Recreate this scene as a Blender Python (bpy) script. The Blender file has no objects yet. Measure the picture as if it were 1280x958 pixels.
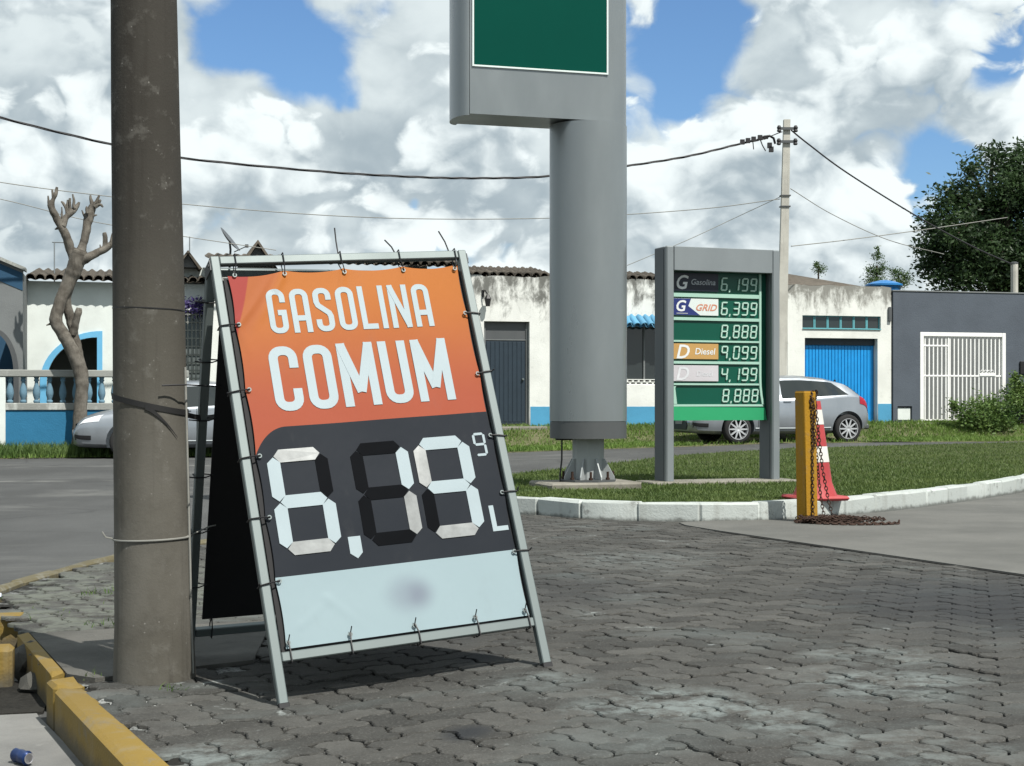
import bpy, bmesh, math, random
import numpy as np
from mathutils import Vector, Matrix, noise as mnoise
random.seed(7); rng = np.random.default_rng(7)
S = bpy.context.scene
COL = S.collection
R = math.radians

# ------------------------------------------------------------------ camera
CAMH = .87; FPX = 1850.0; HZ = 503.0
cd = bpy.data.cameras.new("camera"); cam = bpy.data.objects.new("camera", cd); COL.objects.link(cam)
cam.location = (0, 0, CAMH); cam.rotation_euler = (R(90), 0, 0)
cd.sensor_width = 36; cd.lens = 36*FPX/1280; cd.shift_y = (HZ-479)/1280
cd.clip_start = .05; cd.clip_end = 3000
S.camera = cam
S.render.engine = 'CYCLES'
S.view_settings.view_transform = 'Standard'; S.view_settings.look = 'None'
S.view_settings.exposure = .5; S.view_settings.gamma = 1

# ------------------------------------------------------------------ node helper
class NG:
    def __init__(s, nt): s.nt = nt
    def n(s, typ, ins=None, **props):
        nd = s.nt.nodes.new('ShaderNode'+typ)
        for k, v in props.items(): setattr(nd, k, v)
        for k, v in (ins or {}).items(): s.put(nd.inputs[k], v)
        return nd
    def put(s, sock, v):
        if isinstance(v, bpy.types.NodeSocket): s.nt.links.new(v, sock)
        else:
            if sock.type == 'RGBA' and len(v) == 3: v = (*v, 1)
            sock.default_value = v
    def m(s, op, a, b=0., c=0., clamp=False):
        nd = s.n('Math', {0: a, 1: b, 2: c}, operation=op); nd.use_clamp = clamp; return nd.outputs[0]
    def vm(s, op, a, b=(0, 0, 0), sc=1.):
        nd = s.n('VectorMath', {0: a, 1: b}, operation=op)
        if op == 'SCALE': s.put(nd.inputs['Scale'], sc)
        return nd.outputs['Value'] if op in ('LENGTH', 'DISTANCE', 'DOT_PRODUCT') else nd.outputs[0]
    def mix(s, f, a, b, mode='MIX'):
        nd = s.n('Mix', data_type='RGBA', blend_type=mode)
        s.put(nd.inputs[0], f); s.put(nd.inputs[6], a); s.put(nd.inputs[7], b); return nd.outputs[2]
    def ss(s, v, lo, hi):
        return s.n('MapRange', {0: v, 1: lo, 2: hi}, interpolation_type='SMOOTHSTEP').outputs[0]
    def noise(s, vec, scale, detail=5., rough=.55, dist=0.):
        return s.n('TexNoise', {'Vector': vec, 'Scale': scale, 'Detail': detail, 'Roughness': rough, 'Distortion': dist}).outputs[0]
    def sep(s, v): return s.n('SeparateXYZ', {0: v}).outputs
    def pos(s): return s.n('NewGeometry').outputs['Position']
    def scl(s, v, k): return s.vm('MULTIPLY', v, k)

# ------------------------------------------------------------------ sun and sky
SUN_EL = R(55); SUN_DIR = Vector((.65*math.cos(SUN_EL), -.76*math.cos(SUN_EL), math.sin(SUN_EL)))
sd = bpy.data.lights.new("sun", 'SUN'); sd.energy = 4.8; sd.angle = R(.53); sd.color = (1, .965, .9)
sun = bpy.data.objects.new("sun", sd); COL.objects.link(sun)
sun.rotation_euler = SUN_DIR.to_track_quat('Z', 'Y').to_euler(); sun.location = (20, -20, 40)
w = bpy.data.worlds.new("World"); S.world = w; w.use_nodes = True
nt = w.node_tree; nt.nodes.clear(); g = NG(nt)
sky = g.n('TexSky', sky_type='NISHITA', sun_disc=False, sun_elevation=SUN_EL, sun_rotation=math.atan2(SUN_DIR.x, SUN_DIR.y))
sky.air_density = 1.0; sky.dust_density = .6; sky.ozone_density = 2.2
D = g.n('TexCoord').outputs['Generated']
def sky_dir(x, y):
    return Vector(((x-640)/FPX, 1, (HZ-y)/FPX)).normalized()
# cumulus masses and clear gaps of this sky, as directions, angular radius and weight
BLOBS = [(320, 35, 105, -.28), (400, 95, 70, -.22), (480, -60, 120, -.05), (872, 30, 75, -.27), (850, 100, 50, -.10), (850, -50, 80, -.18), (1180, 205, 52, -.2), (1150, 265, 45, -.17), (445, 125, 30, -.16), (520, 255, 18, -.16), (840, 130, 30, -.12),
         (1250, 75, 46, -.26), (1235, 130, 50, -.12), (1020, 530, 40, 0.), (60, 60, 180, .16), (560, 90, 150, .16), (300, 110, 72, .17), (1060, 70, 130, .16),
         (560, 270, 200, .14), (250, 280, 190, .14), (880, 260, 120, .16), (1030, 250, 100, .16), (1000, 400, 200, .1), (60, 300, 180, .14), (1100, 350, 80, .12), (1240, 160, 60, .12), (730, 350, 160, .1), (380, 190, 90, .08)]
def dens(vec, off, scale, detail, wob):
    q = g.vm('ADD', g.scl(vec, (1, 1, 1.35)), off)
    wv = g.n('TexNoise', {'Vector': q, 'Scale': scale*1.9, 'Detail': 1.}).outputs['Color']
    q2 = g.vm('ADD', q, g.vm('SCALE', g.vm('SUBTRACT', wv, (.5, .5, .5)), sc=wob))
    a = g.noise(q2, scale, detail, .54)
    rd = g.n('TexNoise', {'Vector': q2, 'Scale': scale*2.7, 'Detail': max(0., detail-4), 'Roughness': .5, 'Offset': .9, 'Gain': 1.}, noise_type='RIDGED_MULTIFRACTAL', normalize=True).outputs[0]
    return g.m('ADD', a, g.m('MULTIPLY', g.m('SUBTRACT', .5, rd), .085))
def blobs(vec, tab=BLOBS):
    tot = None
    for (x, y, r, a) in tab:
        if a == 0: continue
        d = g.vm('DISTANCE', vec, tuple(sky_dir(x, y)))
        t = g.n('MapRange', {0: d, 1: r*1.25/FPX, 2: 0., 3: 0., 4: a}, interpolation_type='SMOOTHSTEP').outputs[0]
        tot = t if tot is None else g.m('ADD', tot, t)
    return tot
bl = blobs(D)
SHADE = [(70, 170, 120, 0.231), (300, 118, 75, 0.136), (500, 170, 130, 0.204), (640, 250, 110, 0.136), (400, 235, 130, 0.15), (1020, 165, 130, 0.231), (1150, 150, 90, 0.15), (880, 250, 70, 0.136), (60, 300, 120, 0.095), (850, 300, 90, 0.082), (60, 30, 90, -0.109), (560, 60, 110, -0.082), (1060, 60, 90, -0.054), (800, 160, 80, -0.095), (1080, 300, 110, -0.068), (500, 300, 120, -0.054)]
sh = blobs(D, SHADE)
UPV = (.012, 0., .030)
toward = g.vm('ADD', D, UPV)
big = g.noise(g.scl(D, (1, 1, 2.4)), 6., 3., .5)
def layer(off, scale, lo, hi, wob, bias, kb, dark, bright, gain, soft):
    da = g.m('ADD', dens(D, off, scale, 7., wob), bias); da = g.m('ADD', da, g.m('MULTIPLY', bl, kb))
    db = g.m('ADD', dens(toward, off, scale, 6., wob), bias); db = g.m('ADD', db, g.m('MULTIPLY', bl, kb))
    mk = g.ss(da, lo, hi)
    lit = g.m('ADD', .63, g.m('MULTIPLY', g.m('SUBTRACT', da, db), gain))
    lit = g.m('SUBTRACT', lit, g.m('MULTIPLY', g.ss(da, hi+.03, hi+.34), soft))
    lit = g.m('SUBTRACT', lit, g.m('ADD', sh, g.m('MULTIPLY', g.ss(big, .45, .7), .12)), clamp=True)
    return mk, g.mix(g.ss(lit, 0., 1.), dark, bright)
m1, c1 = layer((0, 0, 0), 7.5, .33, .49, .05, .0, 1., (.36, .435, .48), (.68, .755, .77), 2.4, .12)
m2, c2 = layer((3.1, 1.7, 5.3), 11., .47, .55, .04, -.01, .55, (.35, .425, .47), (.85, .92, .925), 3.0, .22)
ccol = g.mix(m2, c1, c2)
mask = g.m('MAXIMUM', m1, m2)
bg1 = g.n('Background', {'Color': g.vm('MULTIPLY', sky.outputs[0], (.72, .93, 1.12)), 'Strength': .085})
bg2 = g.n('Background', {'Color': g.vm('SCALE', ccol, sc=8.0), 'Strength': .1})
ms = g.n('MixShader', {0: mask, 1: bg1.outputs[0], 2: bg2.outputs[0]})
w.cycles.sampling_method = 'MANUAL'; w.cycles.sample_map_resolution = 128
out = g.n('OutputWorld', {0: ms.outputs[0]})

# ------------------------------------------------------------------ materials
def srgb(r, gg, b):
    f = lambda c: (c/255/12.92) if c <= 10 else ((c/255+.055)/1.055)**2.4
    return (f(r), f(gg), f(b))
def base_mat(name, rough=.7, metal=0., spec=.35):
    m = bpy.data.materials.new(name); m.use_nodes = True; g = NG(m.node_tree)
    b = m.node_tree.nodes['Principled BSDF']
    b.inputs['Roughness'].default_value = rough; b.inputs['Metallic'].default_value = metal
    b.inputs['Specular IOR Level'].default_value = spec
    return m, g, b
def bump(g, b, h, strength=.3, dist=.01):
    n = g.n('Bump', {'Strength': strength, 'Distance': dist, 'Height': h}); g.put(b.inputs['Normal'], n.outputs[0])
def plain(name, col, rough=.6, metal=0., var=.18, scale=12., bmp=.0, spec=.35, obj=False):
    """one colour with grain: fine and broad noise vary it a little"""
    m, g, b = base_mat(name, rough, metal, spec)
    p = g.pos()
    a = g.noise(p, scale, 6., .6); c = g.noise(p, scale*.17, 3., .5)
    f = g.m('ADD', g.m('MULTIPLY', a, .6), g.m('MULTIPLY', c, .4))
    k = g.n('MapRange', {0: f, 1: .3, 2: .7, 3: 1-var, 4: 1+var}).outputs[0]
    if obj:
        r = g.n('ObjectInfo').outputs['Random']
        k = g.m('MULTIPLY', k, g.n('MapRange', {0: r, 1: 0., 2: 1., 3: 1-obj, 4: 1+obj}).outputs[0])
    g.put(b.inputs['Base Color'], g.vm('SCALE', col, sc=k))
    if bmp: bump(g, b, a, bmp, .01)
    return m
def wall_mat(name, col, ztop=None, mold=.5, bmp=.25, dirt=(.06, .06, .05), reach=1.2, zbase=None):
    m, g, b = base_mat(name, .9, 0, .15)
    p = g.pos(); z = g.sep(p)[2]
    a = g.noise(p, 1.6, 6., .6); f = g.noise(p, 38., 4., .6)
    c = g.mix(g.ss(a, .35, .7), col, tuple(x*.88 for x in col))
    blot = g.noise(g.scl(p, (1.6, 1.6, .9)), 2.3, 9., .72, .4)
    if ztop is not None:
        h = g.n('MapRange', {0: z, 1: ztop-reach, 2: ztop, 3: 0., 4: 1.}).outputs[0]
        streak = g.noise(g.scl(p, (7, 7, .5)), 1., 5., .6)
        s = g.m('ADD', g.m('MULTIPLY', blot, .75), g.m('MULTIPLY', streak, .25))
        s = g.m('ADD', s, g.m('MULTIPLY', g.m('POWER', h, 1.5), .30))
        mk = g.m('MULTIPLY', g.ss(s, .565, .76), g.m('MULTIPLY', g.ss(h, 0., .25), mold))
        c = g.mix(mk, c, dirt)
    sp = g.ss(g.noise(p, 5.5, 9., .75), .56, .72)
    c = g.mix(g.m('MULTIPLY', sp, .28*mold), c, dirt)
    if zbase is not None:
        c = g.mix(g.m('MULTIPLY', g.ss(g.m('ADD', z, g.m('MULTIPLY', blot, -.5)), zbase+.1, zbase-.25), .55), c, (.12, .11, .085))
    g.put(b.inputs['Base Color'], c); bump(g, b, g.m('ADD', f, g.m('MULTIPLY', a, 2.)), bmp, .012)
    return m
def metal_paint(name, col, rough=.42, metal=.55):
    m, g, b = base_mat(name, rough, metal, .5)
    p = g.pos()
    a = g.noise(g.scl(p, (1, 1, .35)), 3., 6., .6); c = g.noise(p, 40., 3., .5)
    k = g.n('MapRange', {0: a, 1: .3, 2: .7, 3: .93, 4: 1.05}).outputs[0]
    g.put(b.inputs['Base Color'], g.vm('SCALE', col, sc=k))
    g.put(b.inputs['Roughness'], g.n('MapRange', {0: a, 1: .3, 2: .7, 3: rough-.04, 4: rough+.08}).outputs[0])
    bump(g, b, c, .02, .002)
    return m

def paver_mat(name, inst):
    m, g, b = base_mat(name, .88, 0, .22)
    p = g.pos()
    if inst: r = g.n('ObjectInfo').outputs['Random']
    else: r = g.n('Attribute', attribute_name='tone').outputs['Fac']
    fine = g.noise(p, 130., 4., .7); med = g.noise(p, 9., 5., .6); big = g.noise(p, 1.1, 5., .6)
    c = g.mix(r, (.037, .0365, .033), (.074, .0725, .066))
    c = g.mix(g.ss(med, .35, .7), c, g.vm('SCALE', c, sc=.72))
    c = g.mix(g.m('MULTIPLY', g.ss(fine, .5, .72), .5), c, (.15, .148, .14)); c = g.mix(g.m('MULTIPLY', g.ss(g.noise(p, 42., 5., .7), .54, .68), .5), c, (.028, .027, .025))
    # pale cement bloom in drifting bands, a dark oil stain, moss near the old kerb
    wash = g.noise(g.scl(p, (.8, 1.4, 1)), 1.5, 8., .62, .6)
    c = g.mix(g.m('MULTIPLY', g.ss(wash, .5, .74), .45), c, (.115, .132, .128))
    spots = g.noise(p, 4.6, 8., .7, .3)
    c = g.mix(g.m('MULTIPLY', g.m('MULTIPLY', g.ss(spots, .61, .70), g.ss(wash, .42, .6)), .6), c, (.36, .39, .38))
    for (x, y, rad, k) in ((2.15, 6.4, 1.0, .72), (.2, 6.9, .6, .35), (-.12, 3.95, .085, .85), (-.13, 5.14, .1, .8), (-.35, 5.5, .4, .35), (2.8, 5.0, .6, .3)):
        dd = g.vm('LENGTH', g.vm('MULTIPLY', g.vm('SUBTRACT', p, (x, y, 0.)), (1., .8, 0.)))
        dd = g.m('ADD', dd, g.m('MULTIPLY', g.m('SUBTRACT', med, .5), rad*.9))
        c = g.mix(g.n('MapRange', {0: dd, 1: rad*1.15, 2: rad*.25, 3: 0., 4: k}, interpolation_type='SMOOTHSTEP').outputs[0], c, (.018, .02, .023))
    for (x, y, rad, k) in ((.42, 4.25, .34, .8), (.72, 4.05, .3, .7), (1.15, 4.55, .36, .75), (.1, 4.6, .22, .55), (-.78, 3.9, .2, .85), (1.25, 5.1, .3, .5), (.62, 8.2, .6, .4), (.3, 3.8, .25, .5), (1.0, 3.75, .3, .45)):
        dd = g.vm('LENGTH', g.vm('MULTIPLY', g.vm('SUBTRACT', p, (x, y, 0.)), (1., .9, 0.)))
        dd = g.m('ADD', dd, g.m('MULTIPLY', g.m('SUBTRACT', wash, .5), rad*2.2))
        c = g.mix(g.m('MULTIPLY', g.n('MapRange', {0: dd, 1: rad*1.1, 2: rad*.2, 3: 0., 4: k}, interpolation_type='SMOOTHSTEP').outputs[0], g.ss(g.m('ADD', g.m('MULTIPLY', spots, .55), g.m('MULTIPLY', g.noise(p, 17., 7., .75), .45)), .43, .60)), c, (.165, .188, .182))
    dm = g.vm('LENGTH', g.vm('MULTIPLY', g.vm('SUBTRACT', p, (-2.1, 7., 0.)), (1., .6, 0.)))
    c = g.mix(g.m('MULTIPLY', g.ss(dm, 1.3, .4), g.ss(med, .4, .6)), c, (.105, .112, .095))
    g.put(b.inputs['Base Color'], c)
    bump(g, b, g.m('ADD', fine, g.m('MULTIPLY', med, .8)), .5, .004)
    return m
def bed_mat():
    m, g, b = base_mat('joint_sand', .95, 0, .1)
    p = g.pos(); a = g.noise(p, 3.2, 7., .7, .3); f = g.noise(p, 70., 4., .7); w = g.noise(g.scl(p, (.8, 1.4, 1)), 1.5, 8., .62, .6)
    c = g.mix(f, (.010, .010, .009), (.034, .033, .03))
    k = g.m('MULTIPLY', g.ss(g.m('ADD', a, g.m('MULTIPLY', g.m('SUBTRACT', w, .5), .8)), .46, .62), g.ss(f, .36, .52))
    g.put(b.inputs['Base Color'], g.mix(g.m('MULTIPLY', k, .85), c, (.30, .31, .30))); bump(g, b, f, .6, .01); return m
def asphalt_mat(name, col, crack=True):
    m, g, b = base_mat(name, .9, 0, .2)
    p = g.pos()
    fine = g.noise(p, 90., 4., .7); big = g.noise(g.scl(p, (1, .5, 1)), .5, 6., .6)
    c = g.mix(g.ss(big, .35, .7), col, tuple(x*1.5 for x in col))
    c = g.mix(g.m('MULTIPLY', g.ss(fine, .5, .75), .4), c, tuple(x*1.9 for x in col))
    worn = g.noise(g.scl(p, (.55, 1., 1)), .55, 8., .66, .5)
    c = g.mix(g.m('MULTIPLY', g.ss(worn, .52, .68), .35), c, (.17, .17, .16))
    agg = g.n('TexVoronoi', {'Vector': p, 'Scale': 60.}).outputs['Distance']; c = g.mix(g.m('MULTIPLY', g.ss(agg, .25, .1), .35), c, (.2, .2, .19))
    for (nx, ny, off, wd) in ((.25, .97, 18.6, .5), (.2, .98, 21.5, .22), (.254, .967, 26.2, .12)):      # pale dusty bands worn along the street
        dl = g.m('ABSOLUTE', g.m('SUBTRACT', g.m('ADD', g.vm('DOT_PRODUCT', p, (-nx, ny, 0)), g.m('MULTIPLY', worn, 1.2)), off)); c = g.mix(g.m('MULTIPLY', g.ss(dl, wd, wd*.3), g.ss(big, .42, .6)), c, (.15, .15, .14))
    crk = g.n('TexVoronoi', {'Vector': g.vm('ADD', p, g.vm('SCALE', g.n('TexNoise', {'Vector': p, 'Scale': 1.5, 'Detail': 4.}).outputs['Color'], sc=.6)), 'Scale': .3}, feature='DISTANCE_TO_EDGE').outputs['Distance']
    c = g.mix(g.m('MULTIPLY', g.ss(crk, .012, .002), .3), c, (.02, .02, .02))
    g.put(b.inputs['Base Color'], c); bump(g, b, fine, .4, .006)
    return m
def kerb_mat(name, col, wear):
    m, g, b = base_mat(name, .8, 0, .25)
    p = g.pos(); z = g.sep(p)[2]
    a = g.noise(p, 6., 9., .72, .2); f = g.noise(p, 60., 5., .65); st = g.noise(g.scl(p, (9, 9, 1)), 1., 5., .6)
    r = g.n('ObjectInfo').outputs['Random']
    c = g.mix(r, col, tuple(x*.86 for x in col))
    c = g.mix(g.m('MULTIPLY', g.ss(a, .56, .68), wear), c, (.13, .13, .12))
    c = g.mix(g.m('MULTIPLY', g.ss(st, .5, .72), wear*.5), c, (.2, .2, .18))
    c = g.mix(g.m('MULTIPLY', g.ss(f, .6, .72), .4*wear), c, (.1, .1, .09))
    foot = g.m('ADD', z, g.m('MULTIPLY', g.m('SUBTRACT', a, .5), .12)); c = g.mix(g.m('MULTIPLY', g.ss(foot, .035, -.0) if name.startswith('white') else g.ss(foot, -.11, -.17), .75), c, (.055, .055, .048))
    g.put(b.inputs['Base Color'], c); bump(g, b, g.m('ADD', a, f), .45, .008)
    return m
def conc_mat(name, c1, c2, bmp=.5, scale=1., stains=.5):
    m, g, b = base_mat(name, .88, 0, .25)
    p = g.pos()
    big = g.noise(p, 1.4*scale, 7., .62); med = g.noise(p, 8*scale, 8., .7); fine = g.noise(p, 95*scale, 4., .7)
    st = g.noise(g.scl(p, (6, 6, .35)), 1.2*scale, 6., .65)
    c = g.mix(g.ss(big, .32, .68), c1, c2)
    c = g.mix(g.m('MULTIPLY', g.ss(st, .5, .72), stains), c, tuple(x*.45 for x in c1))
    c = g.mix(g.m('MULTIPLY', g.ss(med, .62, .72), .35), c, tuple(min(1, x*1.8) for x in c2))
    c = g.mix(g.m('MULTIPLY', g.ss(fine, .55, .75), .4), c, tuple(x*.5 for x in c1))
    g.put(b.inputs['Base Color'], c); bump(g, b, g.m('ADD', fine, med), bmp, .006)
    return m
def pole_mat():
    m, g, b = base_mat('pole_concrete', .9, 0, .2)
    p = g.pos(); z = g.sep(p)[2]
    big = g.noise(g.scl(p, (1, 1, .6)), 2.6, 7., .62); med = g.noise(p, 14., 7., .68); fine = g.noise(p, 120., 4., .7)
    st = g.noise(g.scl(p, (9, 9, .28)), 1.6, 6., .65)
    c = g.mix(g.ss(big, .34, .68), (.073, .068, .056), (.112, .106, .091))
    topdark = g.ss(g.m('ADD', z, g.m('MULTIPLY', g.m('SUBTRACT', big, .5), 1.8)), .55, 1.75)  # colour darkens raggedly towards the top of the pole
    c = g.mix(g.m('MULTIPLY', topdark, .78), c, (.024, .0215, .018))
    c = g.mix(g.m('MULTIPLY', g.ss(st, .52, .72), .5), c, (.025, .022, .018))
    c = g.mix(g.m('MULTIPLY', g.ss(med, .54, .68), .35), c, (.14, .135, .12)); c = g.mix(g.m('MULTIPLY', g.ss(g.noise(p, 5., 6., .65), .5, .66), .2), c, (.035, .032, .027))
    pit = g.n('TexVoronoi', {'Vector': p, 'Scale': 46.}, feature='F1').outputs['Distance']
    c = g.mix(g.m('MULTIPLY', g.m('MULTIPLY', g.ss(pit, .17, .06), g.ss(med, .5, .6)), .6), c, (.24, .23, .21))
    g.put(b.inputs['Base Color'], c); bump(g, b, g.m('ADD', g.m('MULTIPLY', fine, .35), med), .35, .006)
    return m
def leaf_mat(name, c1, c2, rough=.55, trans=.25):
    m, g, b = base_mat(name, rough, 0, .3)
    p = g.pos(); a = g.noise(p, 1.3, 4., .6); f = g.noise(p, 17., 3., .6)
    c = g.mix(g.ss(g.m('ADD', g.m('MULTIPLY', a, .55), g.m('MULTIPLY', f, .45)), .35, .65), c1, c2)
    g.put(b.inputs['Base Color'], c)
    t = g.n('BsdfTranslucent', {'Color': g.vm('SCALE', c, sc=1.3)})
    mx = g.n('MixShader', {0: trans, 1: b.outputs[0], 2: t.outputs[0]})
    o = [x for x in m.node_tree.nodes if x.type == 'OUTPUT_MATERIAL'][0]; g.put(o.inputs[0], mx.outputs[0])
    return m
def soil_mat(name, c1, c2):
    m, g, b = base_mat(name, .95, 0, .1)
    p = g.pos(); a = g.noise(p, 2.2, 7., .65); f = g.noise(p, 40., 5., .7)
    g.put(b.inputs['Base Color'], g.mix(g.ss(g.m('ADD', g.m('MULTIPLY', a, .6), g.m('MULTIPLY', f, .4)), .38, .62), c1, c2)); bump(g, b, f, .6, .03)
    return m
def glass_mat(name, col=(.02, .025, .025)):
    m, g, b = base_mat(name, .06, 0, .6); b.inputs['Base Color'].default_value = (*col, 1); return m
def rib_mat(name, col):
    return plain(name, col, .45, 0, .14, 5., .1, .4)

M = {}
M['paver'] = paver_mat('paver_concrete', True); M['paver_far'] = paver_mat('paver_concrete_field', False)
M['bed'] = bed_mat(); M['pit'] = soil_mat('pit_dirt', (.012, .012, .011), (.03, .029, .026))
M['asphalt'] = asphalt_mat('asphalt', (.05, .051, .05))
M['drive'] = conc_mat('driveway_concrete', (.088, .088, .081), (.122, .121, .111), .3, .7, .15)
M['slab'] = conc_mat('slab_concrete', (.055, .054, .048), (.10, .097, .087), .7, 1.6, .3)
M['gutter'] = conc_mat('gutter_concrete', (.13, .13, .125), (.19, .19, .18), .5, 1, .2)
M['poleconc'] = pole_mat()
M['padconc'] = conc_mat('pad_concrete', (.16, .15, .125), (.22, .21, .18), .5, 1.5, .4)
M['utilconc'] = conc_mat('utility_pole_concrete', (.36, .35, .31), (.45, .44, .39), .4, 1.5, .25)
M['kerbw'] = kerb_mat('white_kerb_paint', (.40, .43, .41), .75); M['kerbo'] = kerb_mat('worn_yellow_kerb_paint', (.115, .10, .058), 1.); M['kerby'] = kerb_mat('yellow_kerb_paint', (.20, .135, .032), .5)
M['galv'] = metal_paint('galvanised_steel', (.135, .16, .158), .5, .4)
M['grey'] = metal_paint('grey_sign_paint', (.20, .221, .226), .30, .42); M['greyd'] = metal_paint('dark_grey_paint', (.075, .08, .082), .5, .2)
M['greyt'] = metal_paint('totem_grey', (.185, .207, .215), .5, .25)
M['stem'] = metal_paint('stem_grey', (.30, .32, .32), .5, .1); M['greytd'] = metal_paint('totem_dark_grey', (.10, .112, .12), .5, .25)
M['black'] = plain('black_plastic', (.012, .012, .013), .5, 0, .2, 30)
M['blackvinyl'] = plain('black_vinyl', (.010, .010, .011), .7, 0, .2, 6)
M['seg_w'] = plain('white_segment_vinyl', (.285, .34, .36), .55, 0, .06, 8, 0, .12); M['seg_g'] = plain('silver_tape', (.21, .218, .215), .35, .3, .28, 26)
M['seg_k'] = plain('black_segment_vinyl', (.0045, .005, .006), .65, 0, .15, 10, 0, .02)
M['letter'] = plain('white_lettering', (.31, .365, .385), .6, 0, .04, 8, 0, .1)
M['green'] = plain('green_sign_face', (.0, .05, .035), .3, 0, .06, 2, 0, .1)
M['greenp'] = plain('green_price_panel', (.0, .062, .038), .35, 0, .08, 3)
M['greenl'] = plain('bright_green_band', (.022, .26, .11), .4, 0, .08, 3)
M['mint'] = plain('mint_trim', (.30, .47, .39), .4, 0, .05, 5)
M['trimw'] = plain('white_trim', (.6, .66, .64), .4, 0, .05, 5)
M['navy'] = plain('navy_label', (.008, .011, .022), .35); M['blue_lab'] = plain('blue_label', (.02, .03, .14), .35); M['white_lab'] = plain('white_label', (.55, .6, .58), .4, 0, .04)
M['tan'] = plain('tan_label', (.42, .25, .085), .4, 0, .05); M['pink'] = plain('faded_pink_label', (.46, .44, .46), .4, 0, .08, 4)
M['digit'] = plain('pale_price_digit', (.36, .52, .44), .4, 0, .05); M['digitd'] = plain('dim_price_digit', (.22, .36, .3), .4, 0, .05)
M['txt'] = plain('pale_print', (.6, .62, .62), .5, 0, .04); M['txtg'] = plain('grey_print', (.30, .32, .34), .5, 0, .04); M['txto'] = plain('orange_print', (.5, .2, .12), .5); M['txtf'] = plain('faded_print', (.56, .57, .59), .5)
M['yellow'] = kerb_mat('yellow_post_paint', (.30, .155, .008), .35)
M['rust'] = plain('rusty_iron', (.04, .022, .015), .75, .3, .4, 60, .4)
M['conered'] = plain('red_cone_rubber', (.33, .04, .042), .5, 0, .16, 9); M['conewht'] = plain('white_cone_band', (.55, .54, .5), .5, 0, .12, 14)
M['car'] = metal_paint('silver_car_paint', (.30, .325, .35), .3, .6); M['car'].node_tree.nodes['Principled BSDF'].inputs['Coat Weight'].default_value = .6
M['tyre'] = plain('tyre_rubber', (.018, .018, .018), .85, 0, .2, 20); M['rim'] = metal_paint('alloy_rim', (.55, .56, .57), .35, .5)
M['glass'] = glass_mat('tinted_glass'); M['glasspale'] = glass_mat('pale_green_glass', (.16, .26, .22)); M['lamp'] = glass_mat('headlamp_lens', (.6, .63, .65)); M['tail'] = plain('red_tail_lens', (.3, .012, .025), .2)  # glasspale: bright interior behind the pane is put into the glass colour
M['dark'] = plain('dark_opening', (.012, .012, .013), .8); M['plate'] = plain('licence_plate_grey', (.2, .2, .2), .5)
M['white_w'] = wall_mat('white_limewash', (.64, .65, .615), 3.95, .85, .35, (.05, .05, .042), 1.7, .3)
M['white_a'] = wall_mat('white_plaster', (.62, .66, .63), None, .15, .2)
M['white_c'] = wall_mat('stained_white_plaster', (.64, .65, .61), 3.75, .75, .3, (.07, .065, .05), 1.0, .3)
M['bal'] = wall_mat('balustrade_plaster', (.50, .52, .49), .95, .6, .4, (.08, .08, .07), 1.)
M['baluster'] = wall_mat('baluster_blue_grey', (.16, .30, .40), .9, .4, .4, (.05, .06, .06), 1.)
M['dado'] = wall_mat('blue_dado', (.075, .27, .43), None, .5, .35); M['dado_l'] = wall_mat('blue_low_wall', (.03, .15, .27), None, .3, .5)
M['arch'] = plain('blue_arch_trim', (.12, .37, .58), .7, 0, .08, 4); M['navyw'] = wall_mat('deep_blue_band', (.03, .075, .13), None, .3, .2)
M['greyw'] = wall_mat('grey_wall_render', (.16, .17, .17), None, .5, .3); M['slate'] = wall_mat('slate_grey_render', (.085, .099, .118), None, .12, .5)
M['tile'] = plain('weathered_clay_tile', (.095, .083, .068), .9, 0, .4, 9, .4, .1, .25); M['tilebl'] = plain('blue_painted_tile', (.09, .255, .39), .6, 0, .2, 6, .2, .3, .12)
M['blue'] = rib_mat('blue_garage_paint', (.006, .23, .56)); M['bluedk'] = plain('dark_blue_door', (.018, .030, .042), .5, 0, .15, 6); M['teal'] = plain('teal_frame', (.1, .3, .33), .6)
M['whitem'] = plain('white_gate_paint', (.72, .72, .70), .5, 0, .08, 8); M['brickw'] = wall_mat('white_block', (.6, .6, .56), None, .2, .4)
M['purple'] = leaf_mat('purple_flowers', (.03, .022, .09), (.07, .05, .16))
M['bark'] = conc_mat('grey_bark', (.075, .066, .054), (.155, .142, .12), 1., 4., .6); M['barkd'] = plain('dark_bark', (.05, .04, .03), .9, 0, .3, 9, .5)
M['leafd'] = leaf_mat('dark_leaves', (.007, .019, .008), (.052, .092, .032), .5, .3); M['leafm'] = leaf_mat('mid_leaves', (.03, .07, .02), (.075, .12, .03)); M['leafy'] = leaf_mat('bush_leaves', (.05, .10, .025), (.12, .18, .045))  # dark_leaves: lighter second tone paints sunlit clumps into the crown colour
M['grass'] = leaf_mat('island_grass_blades', (.055, .092, .022), (.108, .148, .040), .6, .3); M['grassv'] = leaf_mat('verge_grass_blades', (.075, .14, .022), (.15, .225, .05), .6, .3)
M['grassg'] = leaf_mat('deep_green_grass_blades', (.05, .10, .022), (.11, .16, .045), .6, .3)  # deeper green for the long grass and the weeds
M['soil'] = soil_mat('island_soil', (.04, .055, .02), (.07, .08, .035)); M['dirt'] = soil_mat('verge_soil', (.065, .075, .03), (.13, .125, .075)); M['ground'] = soil_mat('ground_earth', (.08, .08, .05), (.13, .12, .09))
M['wire'] = plain('black_cable', (.02, .02, .022), .6); M['cord'] = plain('pale_cord', (.22, .22, .2), .7); M['strap'] = plain('black_strap', (.012, .012, .012), .7)
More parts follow.
